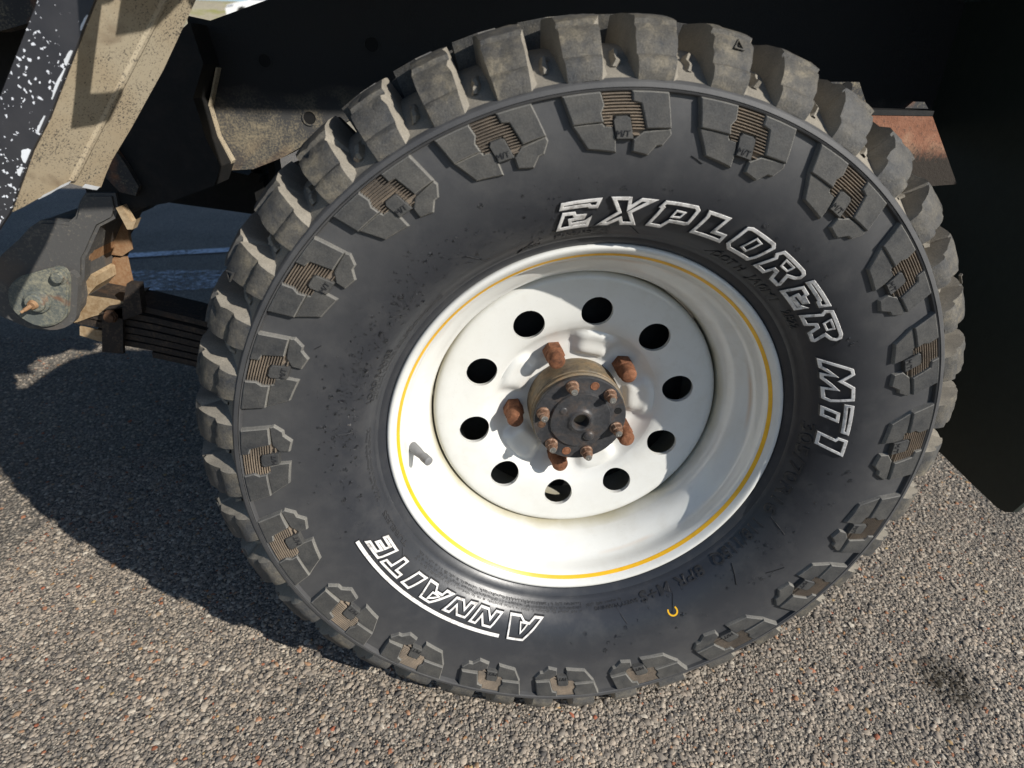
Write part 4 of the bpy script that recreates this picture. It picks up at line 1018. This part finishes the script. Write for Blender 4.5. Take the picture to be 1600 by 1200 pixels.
# ------------------------------------------------------------------ painted marks on the asphalt
def paint_mat(name, lo, hi):
    t = NT(name)
    n = t.noise(55, 5, 0.7); n2 = t.noise(6, 3)
    f = t.ramp(t.math('ADD', t.math('MULTIPLY', n, 0.7), t.math('MULTIPLY', n2, 0.3)), [(lo, 0.0), (hi, 1.0)])
    t.l(f, t.b.inputs['Alpha'])
    return t.out((0.62, 0.66, 0.72), 0.7, 0.0, None, 0.3)
M_PAINT = paint_mat('worn_road_paint', 0.36, 0.52); M_PAINT2 = paint_mat('faded_blue_paint', 0.44, 0.66)
d = Vector((.45, .11, 0)).normalized(); nrm = Vector((-d.y, d.x, 0)); c0 = Vector((-1.68, 2.235, .006))
V = [tuple(c0 + d * s + nrm * w_) for s, w_ in ((-2.5, -.04), (3.6, -.04), (3.6, .04), (-2.5, .04))]
tag(obj('painted_line', V, [(0, 1, 2, 3)], M_PAINT, None, smooth=False), 'thin worn white line painted on the shaded asphalt', 'road marking')
V = []
for q in range(20):
    t = 2 * math.pi * q / 20; V.append((-1.33 + .36 * math.cos(t) * (1 + .15 * math.sin(3 * t)), 1.88 + .17 * math.sin(t) * (1 + .2 * math.cos(2 * t)), .006))
tag(obj('paint_smear', V, [tuple(range(20))], M_PAINT2, None, smooth=False), 'faded smear of pale paint on the shaded asphalt beside the leaf spring', 'road marking')

# ------------------------------------------------------------------ background seen through the gap
def slope_mat():
    t = NT('dry_grass'); n = t.noise(.5, 5, .6); n2 = t.noise(6, 4, .6)
    c = t.ramp(n, [(.35, (.34, .30, .22)), (.5, (.40, .35, .24)), (.62, (.30, .29, .10))])
    return t.out(t.mix(1.0, c, t.ramp(n2, [(.3, .8), (.7, 1.15)]), 'MULTIPLY'), .9, 0, None, .2)
xs = [-90, -40, -20, -8, 10, 60]; ys = [8, 16, 24, 31, 33, 38, 44, 70]; zs = [-.02, .95, 1.9, 2.80, 2.92, 3.02, 4.6, 7.0]
V = [(x, y, z + .15 * math.sin(x * .3 + y)) if 8 < y < 31 else (x, y, z) for y, z in zip(ys, zs) for x in xs]
F = [(j * 6 + i, j * 6 + i + 1, j * 6 + i + 7, j * 6 + i + 6) for j in range(7) for i in range(5)]
tag(obj('grass_bank', V, F, slope_mat(), None, smooth=False, origin=(0, 30, 0)), 'pale dry grass bank rising behind the truck', kind='structure')
M_CARW = simple('white_car_paint', (.80, .80, .80), .25); M_GLASS = simple('dark_car_glass', (.03, .05, .08), .08); M_CTYRE = simple('car_tyre_rubber', (.02, .02, .02), .7)
M_CRIM = simple('car_wheel_alloy', (.38, .36, .35), .4, .6); M_LAMP = simple('car_lamp_glass', (.35, .36, .40), .15)
CX, CY, CZ = -10.95, 34.6, 2.98
CAR = empty('parked_car', (CX + 1.3, CY + .85, CZ)); tag(CAR, 'white hatchback parked on the bank behind the truck', 'car')
def car_pt(x, z): return (CX + x, CZ + z)
prof_b = [(0, .28), (-.02, .55), (.10, .72), (.55, .84), (1.05, .93), (3.6, .98), (3.9, .80), (3.95, .40), (3.9, .26), (3.45, .25), (3.42, .45), (3.3, .62), (3.1, .68), (2.9, .62), (2.78, .45), (2.75, .25), (1.15, .24), (1.12, .45), (1.0, .62), (.80, .68), (.60, .62), (.48, .45), (.45, .26)]
MB().prism([car_pt(*p) for p in prof_b], CY, CY + 1.7).build('body', M_CARW, CAR, smooth=False)
MB().prism([car_pt(*p) for p in ((1.05, .93), (1.75, 1.42), (2.1, 1.48), (3.1, 1.46), (3.6, .98))], CY + .12, CY + 1.58).build('roof', M_CARW, CAR, smooth=False)
MB().prism([car_pt(*p) for p in ((1.25, .98), (1.80, 1.38), (2.25, 1.41), (2.25, .99))], CY + .10, CY + .118).build('side_window', M_GLASS, CAR, smooth=False)
MB().prism([car_pt(*p) for p in ((2.32, .99), (2.32, 1.41), (3.0, 1.39), (3.35, 1.0))], CY + .10, CY + .118).build('side_window', M_GLASS, CAR, smooth=False)
V = [(CX + 1.07, CY + .2, CZ + .955), (CX + 1.07, CY + 1.5, CZ + .955), (CX + 1.73, CY + 1.45, CZ + 1.425), (CX + 1.73, CY + .25, CZ + 1.425)]
V += [(x - .02, y, z + .02) for x, y, z in V]
obj('windscreen', V, [(4, 5, 6, 7), (0, 1, 5, 4), (1, 2, 6, 5), (2, 3, 7, 6), (3, 0, 4, 7)], M_GLASS, CAR, smooth=False)
MB().prism([car_pt(*p) for p in ((.03, .62), (.12, .70), (.42, .76), (.36, .66))], CY - .012, CY - .002).build('headlight', M_LAMP, CAR, smooth=False)
for x in (.80, 3.10):
    for y0 in (CY + .02, CY + 1.5):
        WH = empty('wheel', (CX + x, y0 + .09, CZ + .31), CAR)
        V, F = spin([(.19, y0 + .01), (.29, y0), (.32, y0 + .05), (.32, y0 + .17), (.2, y0 + .18)], (CX + x, CZ + .31), 24); obj('tyre', V, F, M_CTYRE, WH)
        V, F = spin([(.195, y0 + .004), (.19, y0 + .02), (.06, y0 + .03), (.05, y0 + .01)], (CX + x, CZ + .31), 20); obj('rim', V, F, M_CRIM, WH)
